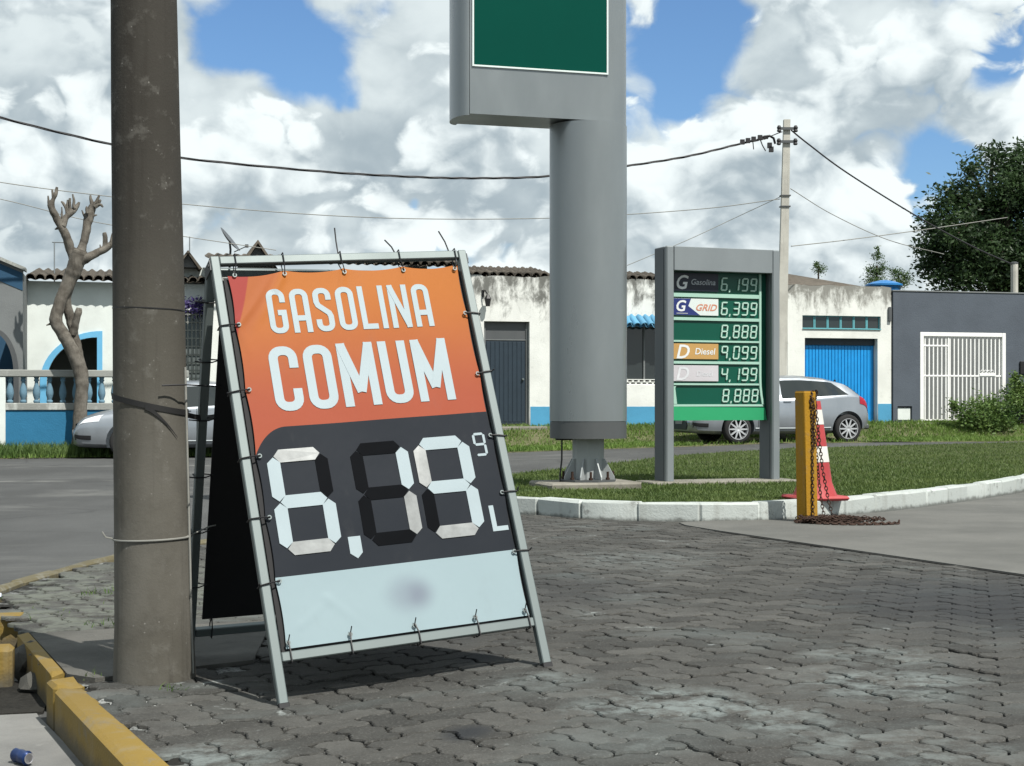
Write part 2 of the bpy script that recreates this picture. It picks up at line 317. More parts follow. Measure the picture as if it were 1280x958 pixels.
M['tank'] = plain('blue_plastic_tank', (.02, .15, .38), .4); M['canb'] = plain('blue_can_print', (.012, .03, .10), .35, .4, .6, 60); M['alu'] = metal_paint('aluminium', (.6, .6, .62), .3, .8)
M['dish'] = plain('dish_grey', (.09, .1, .11), .6); M['bag'] = plain('pale_plastic', (.4, .44, .5), .4)
# ------------------------------------------------------------------ mesh helpers
class MB:
    def __init__(s): s.v = []; s.f = []
    def add(s, vs, fs):
        o = len(s.v); s.v += [tuple(x) for x in vs]; s.f += [tuple(i+o for i in q) for q in fs]; return s
    def box(s, x0, x1, y0, y1, z0, z1, c=0.):
        if c <= 0:
            v = [(x, y, z) for z in (z0, z1) for (x, y) in ((x0, y0), (x1, y0), (x1, y1), (x0, y1))]
            return s.add(v, [(3, 2, 1, 0), (4, 5, 6, 7), (0, 1, 5, 4), (1, 2, 6, 5), (2, 3, 7, 6), (3, 0, 4, 7)])
        c = min(c, (x1-x0)*.45, (y1-y0)*.45, (z1-z0)*.45)
        X = (x0, x1); Y = (y0, y1); Z = (z0, z1); vs = []; idx = {}
        for i in (0, 1):
            for j in (0, 1):
                for k in (0, 1):
                    sx, sy, sz = (1, -1)[i]*c, (1, -1)[j]*c, (1, -1)[k]*c
                    for a, off in enumerate(((0, sy, sz), (sx, 0, sz), (sx, sy, 0))):
                        idx[i, j, k, a] = len(vs); vs.append((X[i]+off[0], Y[j]+off[1], Z[k]+off[2]))
        fs = []
        for i in (0, 1): fs.append([idx[i, j, k, 0] for j, k in ((0, 0), (1, 0), (1, 1), (0, 1))])
        for j in (0, 1): fs.append([idx[i, j, k, 1] for i, k in ((0, 0), (1, 0), (1, 1), (0, 1))])
        for k in (0, 1): fs.append([idx[i, j, k, 2] for i, j in ((0, 0), (1, 0), (1, 1), (0, 1))])
        for i in (0, 1):
            for j in (0, 1): fs.append([idx[i, j, 0, 0], idx[i, j, 1, 0], idx[i, j, 1, 1], idx[i, j, 0, 1]])
        for i in (0, 1):
            for k in (0, 1): fs.append([idx[i, 0, k, 0], idx[i, 1, k, 0], idx[i, 1, k, 2], idx[i, 0, k, 2]])
        for j in (0, 1):
            for k in (0, 1): fs.append([idx[0, j, k, 1], idx[1, j, k, 1], idx[1, j, k, 2], idx[0, j, k, 2]])
        for i in (0, 1):
            for j in (0, 1):
                for k in (0, 1): fs.append([idx[i, j, k, a] for a in (0, 1, 2)])
        return s.add(vs, fs)
    def prism(s, poly, z0, z1):
        n = len(poly)
        zz0 = z0 if callable(z0) else (lambda x, y: z0); zz1 = z1 if callable(z1) else (lambda x, y: z1)
        v = [(x, y, zz0(x, y)) for x, y in poly]+[(x, y, zz1(x, y)) for x, y in poly]
        return s.add(v, [tuple(range(n))[::-1], tuple(range(n, 2*n))]+[(i, (i+1) % n, n+(i+1) % n, n+i) for i in range(n)])
    def prism_xz(s, poly, y0, y1):       # outline in x,z, thickness in y
        n = len(poly)
        v = [(x, y0, z) for x, z in poly]+[(x, y1, z) for x, z in poly]
        return s.add(v, [tuple(range(n)), tuple(range(n, 2*n))[::-1]]+[(i, n+i, n+(i+1) % n, (i+1) % n) for i in range(n)])
    def tube(s, pts, r, n=8, cap=True, phase=0.):
        pts = [Vector(p) for p in pts]; m = len(pts)
        rs = r if hasattr(r, '__len__') else [r]*m
        o = len(s.v); up = None
        for i, p in enumerate(pts):
            t = (pts[min(i+1, m-1)]-pts[max(i-1, 0)]).normalized()
            if up is None:
                up = Vector((0, 0, 1)) if abs(t.z) < .9 else Vector((1, 0, 0))
            a = t.cross(up); a = a.normalized() if a.length > 1e-6 else t.orthogonal().normalized()
            b = a.cross(t).normalized(); up = b
            for k in range(n):
                an = 2*math.pi*k/n+phase; q = p+(a*math.cos(an)+b*math.sin(an))*rs[i]; s.v.append(tuple(q))
        for i in range(m-1):
            for k in range(n):
                k2 = (k+1) % n; s.f.append((o+i*n+k, o+i*n+k2, o+(i+1)*n+k2, o+(i+1)*n+k))
        if cap: s.f.append(tuple(o+k for k in range(n))[::-1]); s.f.append(tuple(o+(m-1)*n+k for k in range(n)))
        return s
    def lathe(s, prof, n=24, cx=0, cy=0, sx=1., sy=1., cap=True):
        o = len(s.v); m = len(prof)
        for r, z in prof:
            for k in range(n):
                a = 2*math.pi*k/n; s.v.append((cx+r*sx*math.cos(a), cy+r*sy*math.sin(a), z))
        for i in range(m-1):
            for k in range(n):
                k2 = (k+1) % n; s.f.append((o+i*n+k, o+i*n+k2, o+(i+1)*n+k2, o+(i+1)*n+k))
        if cap: s.f.append(tuple(o+k for k in range(n))[::-1]); s.f.append(tuple(o+(m-1)*n+k for k in range(n)))
        return s
    def grid(s, P):                       # P[i][j] points
        o = len(s.v); a = len(P); b = len(P[0])
        for row in P: s.v += [tuple(p) for p in row]
        s.f += [(o+i*b+j, o+i*b+j+1, o+(i+1)*b+j+1, o+(i+1)*b+j) for i in range(a-1) for j in range(b-1)]
        return s
    def xf(s, Mx):
        s.v = [tuple(Mx @ Vector(p)) for p in s.v]; return s
    def merge(s, o): return s.add(o.v, o.f)
ORG = {}
def mesh_of(name, mb, mat, smooth=35, off=None):
    me = bpy.data.meshes.new(name)
    v = mb.v if off is None else [(x-off[0], y-off[1], z-off[2]) for x, y, z in mb.v]
    me.from_pydata(v, [], mb.f); me.update()
    bm = bmesh.new(); bm.from_mesh(me); bmesh.ops.recalc_face_normals(bm, faces=bm.faces); bm.to_mesh(me); bm.free()
    if mat is not None: me.materials.append(mat)
    if smooth:
        me.polygons.foreach_set('use_smooth', [True]*len(me.polygons)); me.set_sharp_from_angle(angle=R(smooth))
    return me
def obj(name, mb, mat, parent=None, world=False, smooth=35, label=None, kind=None):
    """one mesh object; world=True: points are in world space and the parent is an unrotated Empty"""
    off = ORG.get(parent.name) if (world and parent) else None
    o = bpy.data.objects.new(name, mesh_of(name, mb, mat, smooth, off)); COL.objects.link(o)
    if parent: o.parent = parent; ORG[o.name] = ORG.get(parent.name, Vector((0, 0, 0)))
    if label: o['label'] = label
    if kind: o['kind'] = kind
    return o
def inst(name, me, parent, loc=(0, 0, 0), rot=(0, 0, 0), scale=(1, 1, 1)):
    o = bpy.data.objects.new(name, me); COL.objects.link(o); o.location = loc; o.rotation_euler = rot; o.scale = scale
    if parent: o.parent = parent; ORG[o.name] = ORG.get(parent.name, Vector((0, 0, 0)))
    return o
def thing(name, label, cat, loc=(0, 0, 0), rotz=0., group=None, mat=None):
    o = bpy.data.objects.new(name, None); COL.objects.link(o); o.empty_display_size = .1
    if mat is not None: o.matrix_world = mat
    else: o.location = loc; o.rotation_euler = (0, 0, rotz)
    o['label'] = label; o['category'] = cat
    if group: o['group'] = group
    ORG[o.name] = Vector(loc); return o
def tag(o, label, cat, group=None):
    o['label'] = label; o['category'] = cat
    if group: o['group'] = group
    return o
def struct(name, mb, mat, smooth=35):
    return obj(name, mb, mat, None, smooth=smooth, kind='structure')
def copy_tree(o, parent=None):
    c = o.copy(); COL.objects.link(c); c.parent = parent
    for ch in list(o.children): copy_tree(ch, c)
    return c
def smoothstep(x, a, b):
    t = min(1, max(0, (x-a)/(b-a))); return t*t*(3-2*t)
def inpoly(x, y, P):
    c = False; j = len(P)-1
    for i in range(len(P)):
        if (P[i][1] > y) != (P[j][1] > y) and x < (P[j][0]-P[i][0])*(y-P[i][1])/(P[j][1]-P[i][1])+P[i][0]: c = not c
        j = i
    return c
def resample(pts, step):
    out = [Vector(pts[0])]; acc = 0
    for a, b in zip(pts, pts[1:]):
        a = Vector(a); b = Vector(b); L = (b-a).length; d = step-acc
        while d <= L: out.append(a.lerp(b, d/L)); d += step
        acc = L-(d-step)
    return out
def catmull(pts, k=6):
    P = [Vector(p) for p in pts]; P = [P[0]*2-P[1]]+P+[P[-1]*2-P[-2]]; out = []
    for i in range(1, len(P)-2):
        for t in range(k):
            t = t/k; a, b, c, d = P[i-1:i+3]
            out.append(.5*((2*b)+(c-a)*t+(2*a-5*b+4*c-d)*t*t+(3*b-a-3*c+d)*t**3))
    out.append(P[-2]); return out
def at(px, py, Y): return Vector(((px-640)/FPX*Y, Y, CAMH+(HZ-py)/FPX*Y))   # a point of the place at distance Y

# ------------------------------------------------------------------ ground levels
def z_st(x, y): return -.06+.06*smoothstep(x, -.85, .2)          # station forecourt
def z_rd(x, y): return -.2+.18*min(1, max(0, (x+1.5)/7.5))       # street falls to the left
TH = R(14.7); SC, SS = math.cos(TH), math.sin(TH); F0 = 33.7      # street frame: u along the house fronts, v into the plots
def W(u, v, z=0.): return Vector((u*SC-v*SS, F0+u*SS+v*SC, z))
def fu(px, v=0.):
    k = (px-640)/FPX; return (k*(F0+v*SC)+v*SS)/(SC-k*SS)
def fz(py, px, v=0.):
    u = fu(px, v); return CAMH-(py-HZ)/FPX*W(u, v).y
def z_b(u): return float(np.interp(u, [-30, -10.5, 0, 9.5, 30], [.1, .12, .32, .38, .42]))
def z_vg(u, v):                                                    # verge
    r = z_rd(W(u, v).x, 0)+.03
    return r if v < -1.4 else (r+(z_b(u)-r)*smoothstep(v, -1.5, -.1) if v < 0 else z_b(u))

mb = MB(); mb.add([(-1500, -600, -.5), (1500, -600, -.5), (1500, 2500, -.5), (-1500, 2500, -.5)], [(0, 1, 2, 3)])
struct('ground', mb, M['ground'], 0)
xs = np.arange(-70, 71, 1.); ys = np.arange(-25, 60, 1.)
struct('street', MB().grid([[(x, y, z_rd(x, y)) for x in xs] for y in ys]), M['asphalt'])
us = np.arange(-70, 71, 1.); vs = [-3.25, -3.0, -2.4, -1.8, -1.4, -1.1, -.8, -.5, -.2, 0, .4, 12, 40]
rr = random.Random(3)
struct('verge', MB().grid([[W(u, v+(.22*math.sin(u*1.7)+.1*math.sin(u*4.1) if v < -3 else 0), z_vg(u, v)-(.06 if v < -3.1 else 0)) for u in us] for v in vs]), M['dirt'])

# ------------------------------------------------------------------ station forecourt
KERB_Y = [(-.31, 2.6), (-.89, 3.77), (-1.47, 4.93)]
PAVE = [(-.31, 2.6), (-.89, 3.77), (-1.47, 4.93), (-1.92, 5.89), (-2.42, 6.9), (-2.48, 7.6), (-2.36, 8.7), (-2.1, 9.6), (-1.5, 10.6), (-.6, 11.35), (.06, 11.55), (.99, 10.85), (1.3, 10.75), (1.25, 10.4), (1.5, 9.72), (2.65, 7.42), (4.95, 2.6)]
ISL_F = [(-1.05, 13.1), (-.95, 12.4), (-.5, 11.75), (.06, 11.5), (.55, 11.02), (.99, 10.82), (1.52, 10.78), (2.1, 10.98), (2.92, 11.75), (3.93, 12.98), (5.06, 14.6), (7, 18.2), (9.5, 22.8), (12, 27)]
ISL = ISL_F+[(11.5, 29.2), (9.9, 28.6), (4.86, 25), (3.2, 22.8), (2.4, 21.4), (1.6, 19.5), (.5, 16.96), (.04, 15.9), (-.7, 14.6)]
def grow(P, d):
    cx = sum(p[0] for p in P)/len(P); cy = sum(p[1] for p in P)/len(P)
    return [(cx+(x-cx)*(1+d/math.hypot(x-cx, y-cy)), cy+(y-cy)*(1+d/math.hypot(x-cx, y-cy))) for x, y in P]
PG = grow(PAVE, .12)
def inside(x, y, mar):
    if y < 5.95 and (x+1.46)*.896+(y-4.965)*.445 < mar: return False
    return inpoly(x, y, PG if x > -1.9 else PAVE)
mb = MB(); st = .1
for i in range(int(-3/st), int(5.4/st)):
    for j in range(int(2.3/st), int(12/st)):
        x, y = i*st, j*st
        if inside(x+st/2, y+st/2, -.02):
            mb.add([(a, b, z_st(a, b)-.0105) for a, b in ((x, y), (x+st, y), (x+st, y+st), (x, y+st))], [(0, 1, 2, 3)])
paving = struct('paving', mb, M['bed'], 0)
# interlocking blocks: 22 x 11 cm, stepped long sides, laid in running bond
BL_, BW_, GAP = .22, .11, .0045
ang = R(28); AX = Vector((math.cos(ang), math.sin(ang))); BX = Vector((math.sin(ang), -math.cos(ang)))
def step_(t):                                                      # stepped joint line, one period per 11 cm
    k = (t % .11)/.11; return .0085*(1 if .14 < k < .42 else -1 if .58 < k < .86 else 0)
TS = [.012, .018, .044, .066, .092, .098]
def outline(wx, wy):
    """edges follow the common stepped lattice, so neighbours interlock; wx, wy = half sizes"""
    P = []
    xs = sorted([k*.11+t-wx for k in range(round(2*wx/.11)) for t in TS]); ys = sorted([k*.11+t-wy for k in range(round(2*wy/.11)) for t in TS])
    P += [(x, -wy+GAP+step_(x+wx)) for x in xs]+[(wx-GAP+step_(y+wy), y) for y in ys]+[(x, wy-GAP+step_(x+wx)) for x in xs[::-1]]+[(-wx+GAP+step_(y+wy), y) for y in ys[::-1]]
    return P
def block_mesh(seed, lie):
    q = random.Random(seed); ce = .0032; wx, wy = (.11, .055) if lie else (.055, .11); outl = outline(wx, wy)
    lo = [(x+q.uniform(-.0012, .0012), y+q.uniform(-.0012, .0012)) for x, y in outl]
    hi = [(x*(1-ce/wx), y*(1-ce/wy)) for x, y in lo]; n = len(lo)
    m = MB(); m.add([(x, y, -.014) for x, y in lo]+[(x, y, -.004) for x, y in lo]+[(x, y, q.uniform(-.0005, .0005)) for x, y in hi],
                    [(n+i, n+(i+1) % n, 2*n+(i+1) % n, 2*n+i) for i in range(n)]+[(i, (i+1) % n, n+(i+1) % n, n+i) for i in range(n)]+[tuple(range(2*n, 3*n))])
    return m
bvar = [block_mesh(i, i < 4) for i in range(8)]
bmesh_ = [mesh_of('paver', m, M['paver'], 25) for m in bvar]
cells = []
UX = Vector((-AX.y, AX.x))
for i in range(-90, 100):
    for j in range(-90, 90):
        sm_ = (i-j) % 4
        if sm_ in (1, 2): continue
        lie = sm_ == 0
        c = AX*((i+(1. if lie else .5))*.11)+UX*((j+(.5 if lie else 1.))*.11); x, y = c.x, c.y+6
        if not inside(x, y, .012 if lie else -.035) or (lie and x < -1.5 and not inside(x-.08, y, -.1)): continue
        if inpoly(x, y, [(-1.93, 5.86), (-1.0, 6.27), (-.91, 5.28), (-1.44, 4.91)]): continue
        sx = x/y*FPX; sy = (CAMH-z_st(x, y))/y*FPX
        vis = abs(sx) < 690 and sy < 480
        if y < 2.9 and not vis: pass
        cells.append((0 if vis else 1, y, x, lie))
cells.sort()
nind = 0; far = MB(); tones = []; qq = random.Random(5)
e = .05
for (hid, y, x, lie) in cells:
    z = z_st(x, y)+qq.uniform(-.002, .002)-(.004 if qq.random() < .07 else 0)+.0015*mnoise.noise((x*1.6, y*1.6, 2)); k = qq.randrange(4)+(0 if lie else 4)
    dzx = (z_st(x+e, y)-z_st(x-e, y))/(2*e)
    rough = 1.0+2.2*smoothstep(x, -1.1, -1.7)
    rot = Matrix.Rotation(qq.gauss(0, .005)*rough, 3, 'X') @ Matrix.Rotation(-math.atan(dzx)+qq.gauss(0, .005)*rough, 3, 'Y') @ Matrix.Rotation(math.atan2(AX.y, AX.x)+qq.gauss(0, .012)*rough, 3, 'Z')
    if not hid and nind < 300:
        o = inst('paver', bmesh_[k], paving); o.matrix_local = Matrix.Translation((x, y, z)) @ rot.to_4x4(); nind += 1
    else:
        n0 = len(far.f); far.add([tuple(rot @ Vector(p)+Vector((x, y, z))) for p in bvar[k].v], bvar[k].f); tones += [qq.random()]*(len(far.f)-n0)
fo = obj('paver', far, M['paver_far'], paving, smooth=25, kind='stuff')
fo.name = 'paver_field'
at_ = fo.data.attributes.new('tone', 'FLOAT', 'FACE'); at_.data.foreach_set('value', tones)
# concrete slab round the pole, concrete driveway
mb = MB(); mb.prism([(-1.93, 5.93), (-1.02, 6.3), (-.93, 5.32), (-1.40, 4.97), (-1.515, 5.045)], lambda x, y: z_st(x, y)-.05, lambda x, y: z_st(x, y)+.004)
struct('pole_slab', mb, M['slab'])
DRV = [(1.42, 10.78), (1.2, 10.62), (1.22, 10.4), (1.4, 9.94), (2.57, 7.42), (5.2, 1.9), (6.2, -8), (40, -8), (40, 27), (12.1, 27), (9.6, 22.7), (7.1, 18.1), (5.14, 14.52), (4.0, 12.92), (2.98, 11.7), (2.1, 10.94)]
mb = MB(); mb.prism(DRV, -.06, .007); struct('concrete_driveway', mb, M['drive'])
# dark joint strip between paving and driveway
mb = MB(); mb.prism([(1.385, 9.95), (2.555, 7.43), (5.18, 1.9), (5.155, 1.9), (2.53, 7.42), (1.36, 9.94)], -.05, .003)
struct('driveway_joint', mb, M['pit'])
mb = MB(); mb.prism([(-3.6, 1.5), (-.4, 1.5), (-.36, 2.6), (-.95, 3.77), (-1.6, 5.0), (-2.0, 5.9), (-2.5, 6.6), (-3.6, 6.0)], -.3, -.19); struct('concrete_gutter', mb, M['gutter'])

# kerbs
def kerb_run(parent, path, wid, z0, z1, L, mat, name, gap=.003, cham=.014, rj=None):
    """stones of length L laid along a path (x,y); their back faces lie on the left of the path"""
    P = resample(path, L); q = random.Random(len(path)*7+int(L*100))
    for i, (a, b) in enumerate(zip(P, P[1:])):
        a = Vector(a); b = Vector(b); t = (b-a).normalized(); nrm = Vector((-t.y, t.x)); a2 = a+t*gap; b2 = b-t*gap
        za = z0(a.x, a.y) if callable(z0) else z0; zt = z1(a.x, a.y) if callable(z1) else z1
        m = MB(); l = (b2-a2).length; m.box(0, l, 0, wid, za, zt+q.uniform(-.005, .005), cham)
        # chipped corner here and there
        for k in range(len(m.v)):
            x, y, z = m.v[k]
            if z > zt-.04 and q.random() < .3: m.v[k] = (x+q.uniform(-.012, .012), y+q.uniform(-.006, .006), z-q.uniform(0, .012))
        m.xf(Matrix.Translation((a2.x, a2.y, 0)) @ Matrix(((t.x, nrm.x, 0, 0), (t.y, nrm.y, 0, 0), (0, 0, 1, 0), (0, 0, 0, 1))))
        obj(name, m, mat, parent)
def empty_struct(name):
    o = bpy.data.objects.new(name, None); COL.objects.link(o); o['kind'] = 'structure'; ORG[o.name] = Vector((0, 0, 0)); return o
wk = empty_struct('white_kerb')
kerb_run(wk, [Vector((p.x, p.y)) for p in catmull([(q[0], q[1], 0) for q in ISL_F], 8)], .14, -.08, lambda x, y: .135, .46, M['kerbw'], 'kerb_stone')
yk = empty_struct('yellow_kerb')
d_ = Vector((-.58, 1.16)).normalized()
p0 = Vector((-1.55, 4.92))
kerb_run(yk, [p0, p0-d_*.16], .1, -.3, lambda x, y: -.047, .158, M['kerby'], 'kerb_stone', .002, .014)
kerb_run(yk, [p0-d_*.162, p0-d_*2.9], .1, -.3, lambda x, y: -.05, 1.3, M['kerby'], 'kerb_stone', .003, .014)
kerb_run(yk, [Vector((-1.98, 5.92)), Vector((-1.56, 5.02))], .05, -.3, lambda x, y: -.05, .95, M['kerby'], 'kerb_stone', .002, .008)
kerb_run(yk, [Vector((-3.0, 5.15)), Vector((-1.80, 5.50))], .12, -.3, lambda x, y: -.045, .6, M['kerby'], 'kerb_stone', .004, .014)
kerb_run(yk, [Vector((-3.0, 6.25)), Vector((-2.09, 6.42))], .12, -.3, lambda x, y: -.05, .45, M['kerby'], 'kerb_stone', .004, .014)
farp = [Vector((p.x, p.y)) for p in catmull([(q[0], q[1], 0) for q in [(-2.62, 6.75), (-2.62, 7.5), (-2.5, 8.6), (-2.25, 9.6), (-1.6, 10.7), (-.65, 11.5)]], 8)]
kerb_run(yk, farp[::-1], .085, -.26, lambda x, y: -.05, .5, M['kerbo'], 'kerb_stone', .004, .012)
# drain pit beside the kerb and the broken rubble in it
mb = MB(); mb.prism([(-1.98, 5.6), (-1.72, 5.6), (-1.6, 5.05), (-1.8, 5.0)], -.3, -.185); struct('drain_pit', mb, M['pit'])
def rock(mb, c, r, q, flat=.7):
    bm = bmesh.new(); bmesh.ops.create_icosphere(bm, subdivisions=2, radius=1)
    o = Vector((q.random()*9, q.random()*9, q.random()*9)); vs = []
    for v in bm.verts:
        k = 1+.45*mnoise.noise(v.co*1.7+o); vs.append((c[0]+v.co.x*r*k, c[1]+v.co.y*r*k, c[2]+v.co.z*r*k*flat))
    mb.add(vs, [[v.index for v in f.verts] for f in bm.faces]); bm.free()
q = random.Random(11)
mb = MB(); rock(mb, (-1.86, 5.72, -.13), .085, q, .9)
tag(obj('rubble_chunk', mb, M['slab'], smooth=30), 'dark broken concrete chunk lying in the gap between yellow kerbs', 'rubble')
mb = MB(); rock(mb, (-1.74, 5.42, -.17), .06, q, .8)
tag(obj('rubble_chunk', mb, M['slab'], smooth=30), 'smaller dark chunk in the drain gap just behind the end of the big yellow kerb', 'rubble')
# litter
can = thing('soda_can', 'crushed blue drink can lying on the concrete beside the yellow kerb', 'can', (-1.435, 4.33, -.167), R(-38)); can.scale = (.66, .66, .66)
m = MB(); prof = [(.020, -.058), (.027, -.055), (.033, -.045), (.030, -.02), (.033, .0), (.029, .02), (.033, .044), (.027, .054), (.024, .056)]
m.lathe(prof, 16); m.v = [(x, y*(.78+.2*math.sin(z*60)), z) for x, y, z in m.v]; m.xf(Matrix.Rotation(R(90), 4, 'Y')); obj('can_body', m, M['canb'], can)
m = MB(); m.lathe([(.0235, .0565), (.024, .0585), (.02, .058), (.019, .0565)], 16); m.xf(Matrix.Rotation(R(90), 4, 'Y')); obj('can_lid', m, M['alu'], can)
mb = MB(); rock(mb, (-2.46, 6.98, -.045), .05, q, .55); tag(obj('plastic_scrap', mb, M['bag'], smooth=0), 'crumpled pale plastic scrap at the corner of the yellow kerb', 'litter')

# ------------------------------------------------------------------ traffic island
def fan(poly, z, mat, name, kind='structure'):
    bm = bmesh.new(); f = bm.faces.new([bm.verts.new((x, y, z)) for x, y in poly]); bmesh.ops.triangulate(bm, faces=[f])
    me = bpy.data.meshes.new(name); bm.to_mesh(me); bm.free(); me.materials.append(mat)
    o = bpy.data.objects.new(name, me); COL.objects.link(o); o['kind'] = kind; return o
ISL_S = [(x+.06*(.5 if x < .5 else -.1), y+.07) for x, y in ISL_F]+ISL[len(ISL_F):]
mb = MB(); mb.prism(ISL_S, -.1, .098); struct('traffic_island', mb, M['soil'])

def grass(name, pts, hmin, hmax, wid, mat, lean=.6, seed=1):
    r = np.random.default_rng(seed); n = len(pts); P = np.array(pts)
    a = r.uniform(0, 2*np.pi, n); h = r.uniform(hmin, hmax, n)*(.6+.4*r.random(n)); b = r.uniform(0, 2*np.pi, n); l = r.uniform(.1, lean, n)*h
    dx = np.cos(a)*wid/2; dy = np.sin(a)*wid/2
    tip = P+np.stack([np.cos(b)*l, np.sin(b)*l, h], 1); mid = P+np.stack([np.cos(b)*l*.3, np.sin(b)*l*.3, h*.6], 1)
    d = np.stack([dx, dy, np.zeros(n)], 1)
    V = np.stack([P-d, P+d, mid-d*.7, mid+d*.7, tip], 1).reshape(-1, 3)
    i = np.arange(n)[:, None]*5
    F = np.concatenate([i+np.array([0, 1, 3]), i+np.array([0, 3, 2]), i+np.array([2, 3, 4])], 1).reshape(-1, 3)
    me = bpy.data.meshes.new(name); me.vertices.add(len(V)); me.vertices.foreach_set('co', V.ravel())
    me.loops.add(F.size); me.loops.foreach_set('vertex_index', F.ravel()); me.polygons.add(len(F))
    me.polygons.foreach_set('loop_start', np.arange(len(F))*3); me.polygons.foreach_set('loop_total', np.full(len(F), 3)); me.update(); me.validate()
    me.materials.append(mat); o = bpy.data.objects.new(name, me); COL.objects.link(o); o['kind'] = 'stuff'; return o
pts = []; r = random.Random(21)
inner = ISL
def kerbd(x, y): return min(((x-p[0])**2+(y-p[1])**2) for p in KD)**.5
KD = [(p.x, p.y) for p in catmull([(q[0], q[1], 0) for q in ISL_F], 6)]
while len(pts) < 95000:
    y = 10.8+18*(r.random()**1.7); x = -1.1+ (y-10.8+2.6)*r.random()*1.02+ (0 if r.random() < .5 else 0)
    if not inpoly(x, y, inner): continue
    if y < 16 and kerbd(x, y) < .15: continue
    if .32 < x < 1.15 and 12.95 < y < 13.75 and r.random() < .97: continue
    dn = .55+.45*mnoise.noise((x*1.2, y*1.2, 0))
    if r.random() > dn+.35: continue
    pts.append((x, y, .095))
o = grass('island_grass', pts, .018, .05, .010, M['grass'], .9, 3); o['label'] = 'short mown dark grass on the island behind the white kerb'
pts = []
while len(pts) < 85000:
    u = r.uniform(-16, 17); v = -3.3+3.3*r.random()**.85
    if u < -6.5 and v > -1.75: continue
    wv = mnoise.noise((u*.8, v*1.5, 4))
    if r.random() > .62+.8*wv: continue
    if 3.4 < u < 8.2 and -3.2 < v < -1.2 and r.random() < .9: continue
    p = W(u, v, z_vg(u, v)-.01); pts.append(tuple(p))
o = grass('verge_grass', pts, .03, .12, .02, M['grassv'], .9, 5); o['label'] = 'uneven bright grass along the foot of the houses'
pts = []
while len(pts) < 22000:
    u = r.uniform(-15, -6.2); v = -3.25+1.75*r.random()**.8
    p = W(u, v, z_vg(u, v)-.01); pts.append(tuple(p))
o = grass('long_grass', pts, .12, .34, .02, M['grassg'], .7, 6); o['label'] = 'longer green grass below the balustrade on the left'
pts = []
def clump(x, y, rad, n, z):
    for _ in range(n):
        a = r.uniform(0, 6.283); d = rad*r.random()**.6; pts.append((x+d*math.cos(a), y+d*math.sin(a), z_st(x, y)-.01))
clump(-1.98, 7.2, .12, 90, 0); clump(-2.5, 7.05, .08, 60, 0); clump(-1.33, 5.25, .05, 20, 0); clump(-1.42, 5.02, .04, 15, 0); clump(-1.1, 4.8, .05, 25, 0); clump(-1.9, 6.6, .3, 20, 0); clump(-1.7, 6.2, .1, 40, 0)
o = grass('weeds', pts, .012, .05, .005, M['grassg'], 1.2, 9); o['label'] = 'small weeds in the joints of the old pavement by the concrete pole'
# ------------------------------------------------------------------ concrete pole in front
pb = Vector((-1.207, 5.0, -.062)); pole = thing('concrete_pole', 'thick round concrete utility pole standing beside the orange sign', 'pole', pb)
m = MB(); n = 40; prof = [(i/44*8.2) for i in range(45)]
q = random.Random(4); o0 = Vector((3, 1, 7))
rows = []
for z in prof:
    r0 = .131-.0095*z+(.006*max(0, .12-z)/.12); cx, cy = -.017*z, .004*z
    rows.append([(cx+(r0+.0016*mnoise.noise(Vector((math.cos(a)*2, math.sin(a)*2, z*2))+o0))*math.cos(a), cy+(r0+.0016*mnoise.noise(Vector((math.cos(a)*2, math.sin(a)*2, z*2))+o0))*math.sin(a), z) for a in [2*math.pi*k/n for k in range(n+1)]])
m.grid(rows); obj('shaft', m, M['poleconc'], pole, smooth=60)
def ring_at(z, r_add, tilt, half, thick, mat, name, a0=0, a1=6.2832, parent=pole):
    """band round the shaft; tilt lowers it towards +x"""
    P = []
    for k in range(41):
        a = a0+(a1-a0)*k/40; zz = z-tilt*math.cos(a); r0 = .131-.0095*zz+r_add; P.append(Vector((-.017*zz+r0*math.cos(a), .004*zz+r0*math.sin(a), zz)))
    m = MB()
    if half: m.grid([[p+Vector((0, 0, -half)) for p in P], [p+Vector((0, 0, half)) for p in P]])
    else: m.tube(P, thick, 6)
    return obj(name, m, mat, parent, smooth=60)
ring_at(1.245, .0012, .004, .0018, 0, M['black'], 'form_joint')
strap = thing('tie_strap', 'black strap tied round the concrete pole and pulled to the sign frame', 'strap', pb)
ring_at(.925, .004, .028, .0095, 0, M['strap'], 'loop', parent=strap)
BOARD_TL = Vector((-1.0, 4.93, 1.34))
m = MB()
a = Vector((.098, -.045, .896)); b_ = Vector((.165, .30, .885))
for k in range(13):
    t = k/12; c = a.lerp(b_, t)-Vector((0, 0, .012*math.sin(t*3.14)))
    m.v += [tuple(c+Vector((0, 0, -.009))), tuple(c+Vector((0, .001, .009)))]
m.f += [(2*k, 2*k+2, 2*k+3, 2*k+1) for k in range(12)]
obj('pull_end', m, M['strap'], strap)
m = MB(); P = []
for k in range(12):
    t = k/11; an = R(-84+50*t); zz = .908-.095*t**1.3; r0 = .131-.0095*zz+.005; P.append([Vector((-.017*zz+r0*math.cos(an), .004*zz+r0*math.sin(an), zz+(.003+.016*(1-t)) * s)) for s in (0, 1)])
m.grid(P); obj('slanting_band', m, M['strap'], strap)  # dark band narrowing as it slants down below the loop
cordt = thing('tie_cord', 'thin pale cord looped low round the concrete pole', 'cord', pb)
ring_at(.475, .003, -.004, 0, .0035, M['cord'], 'loop', parent=cordt)
m = MB(); m.tube([(.110, -.05, .478), (.135, .05, .49), (.155, .14, .50), (.165, .2, .50)], .0028, 5); obj('loose_end', m, M['cord'], cordt)
m = MB(); m.tube([(-.126, -.05, .475), (-.148, -.065, .482), (-.158, -.07, .50)], .0028, 5); obj('knot', m, M['cord'], cordt)
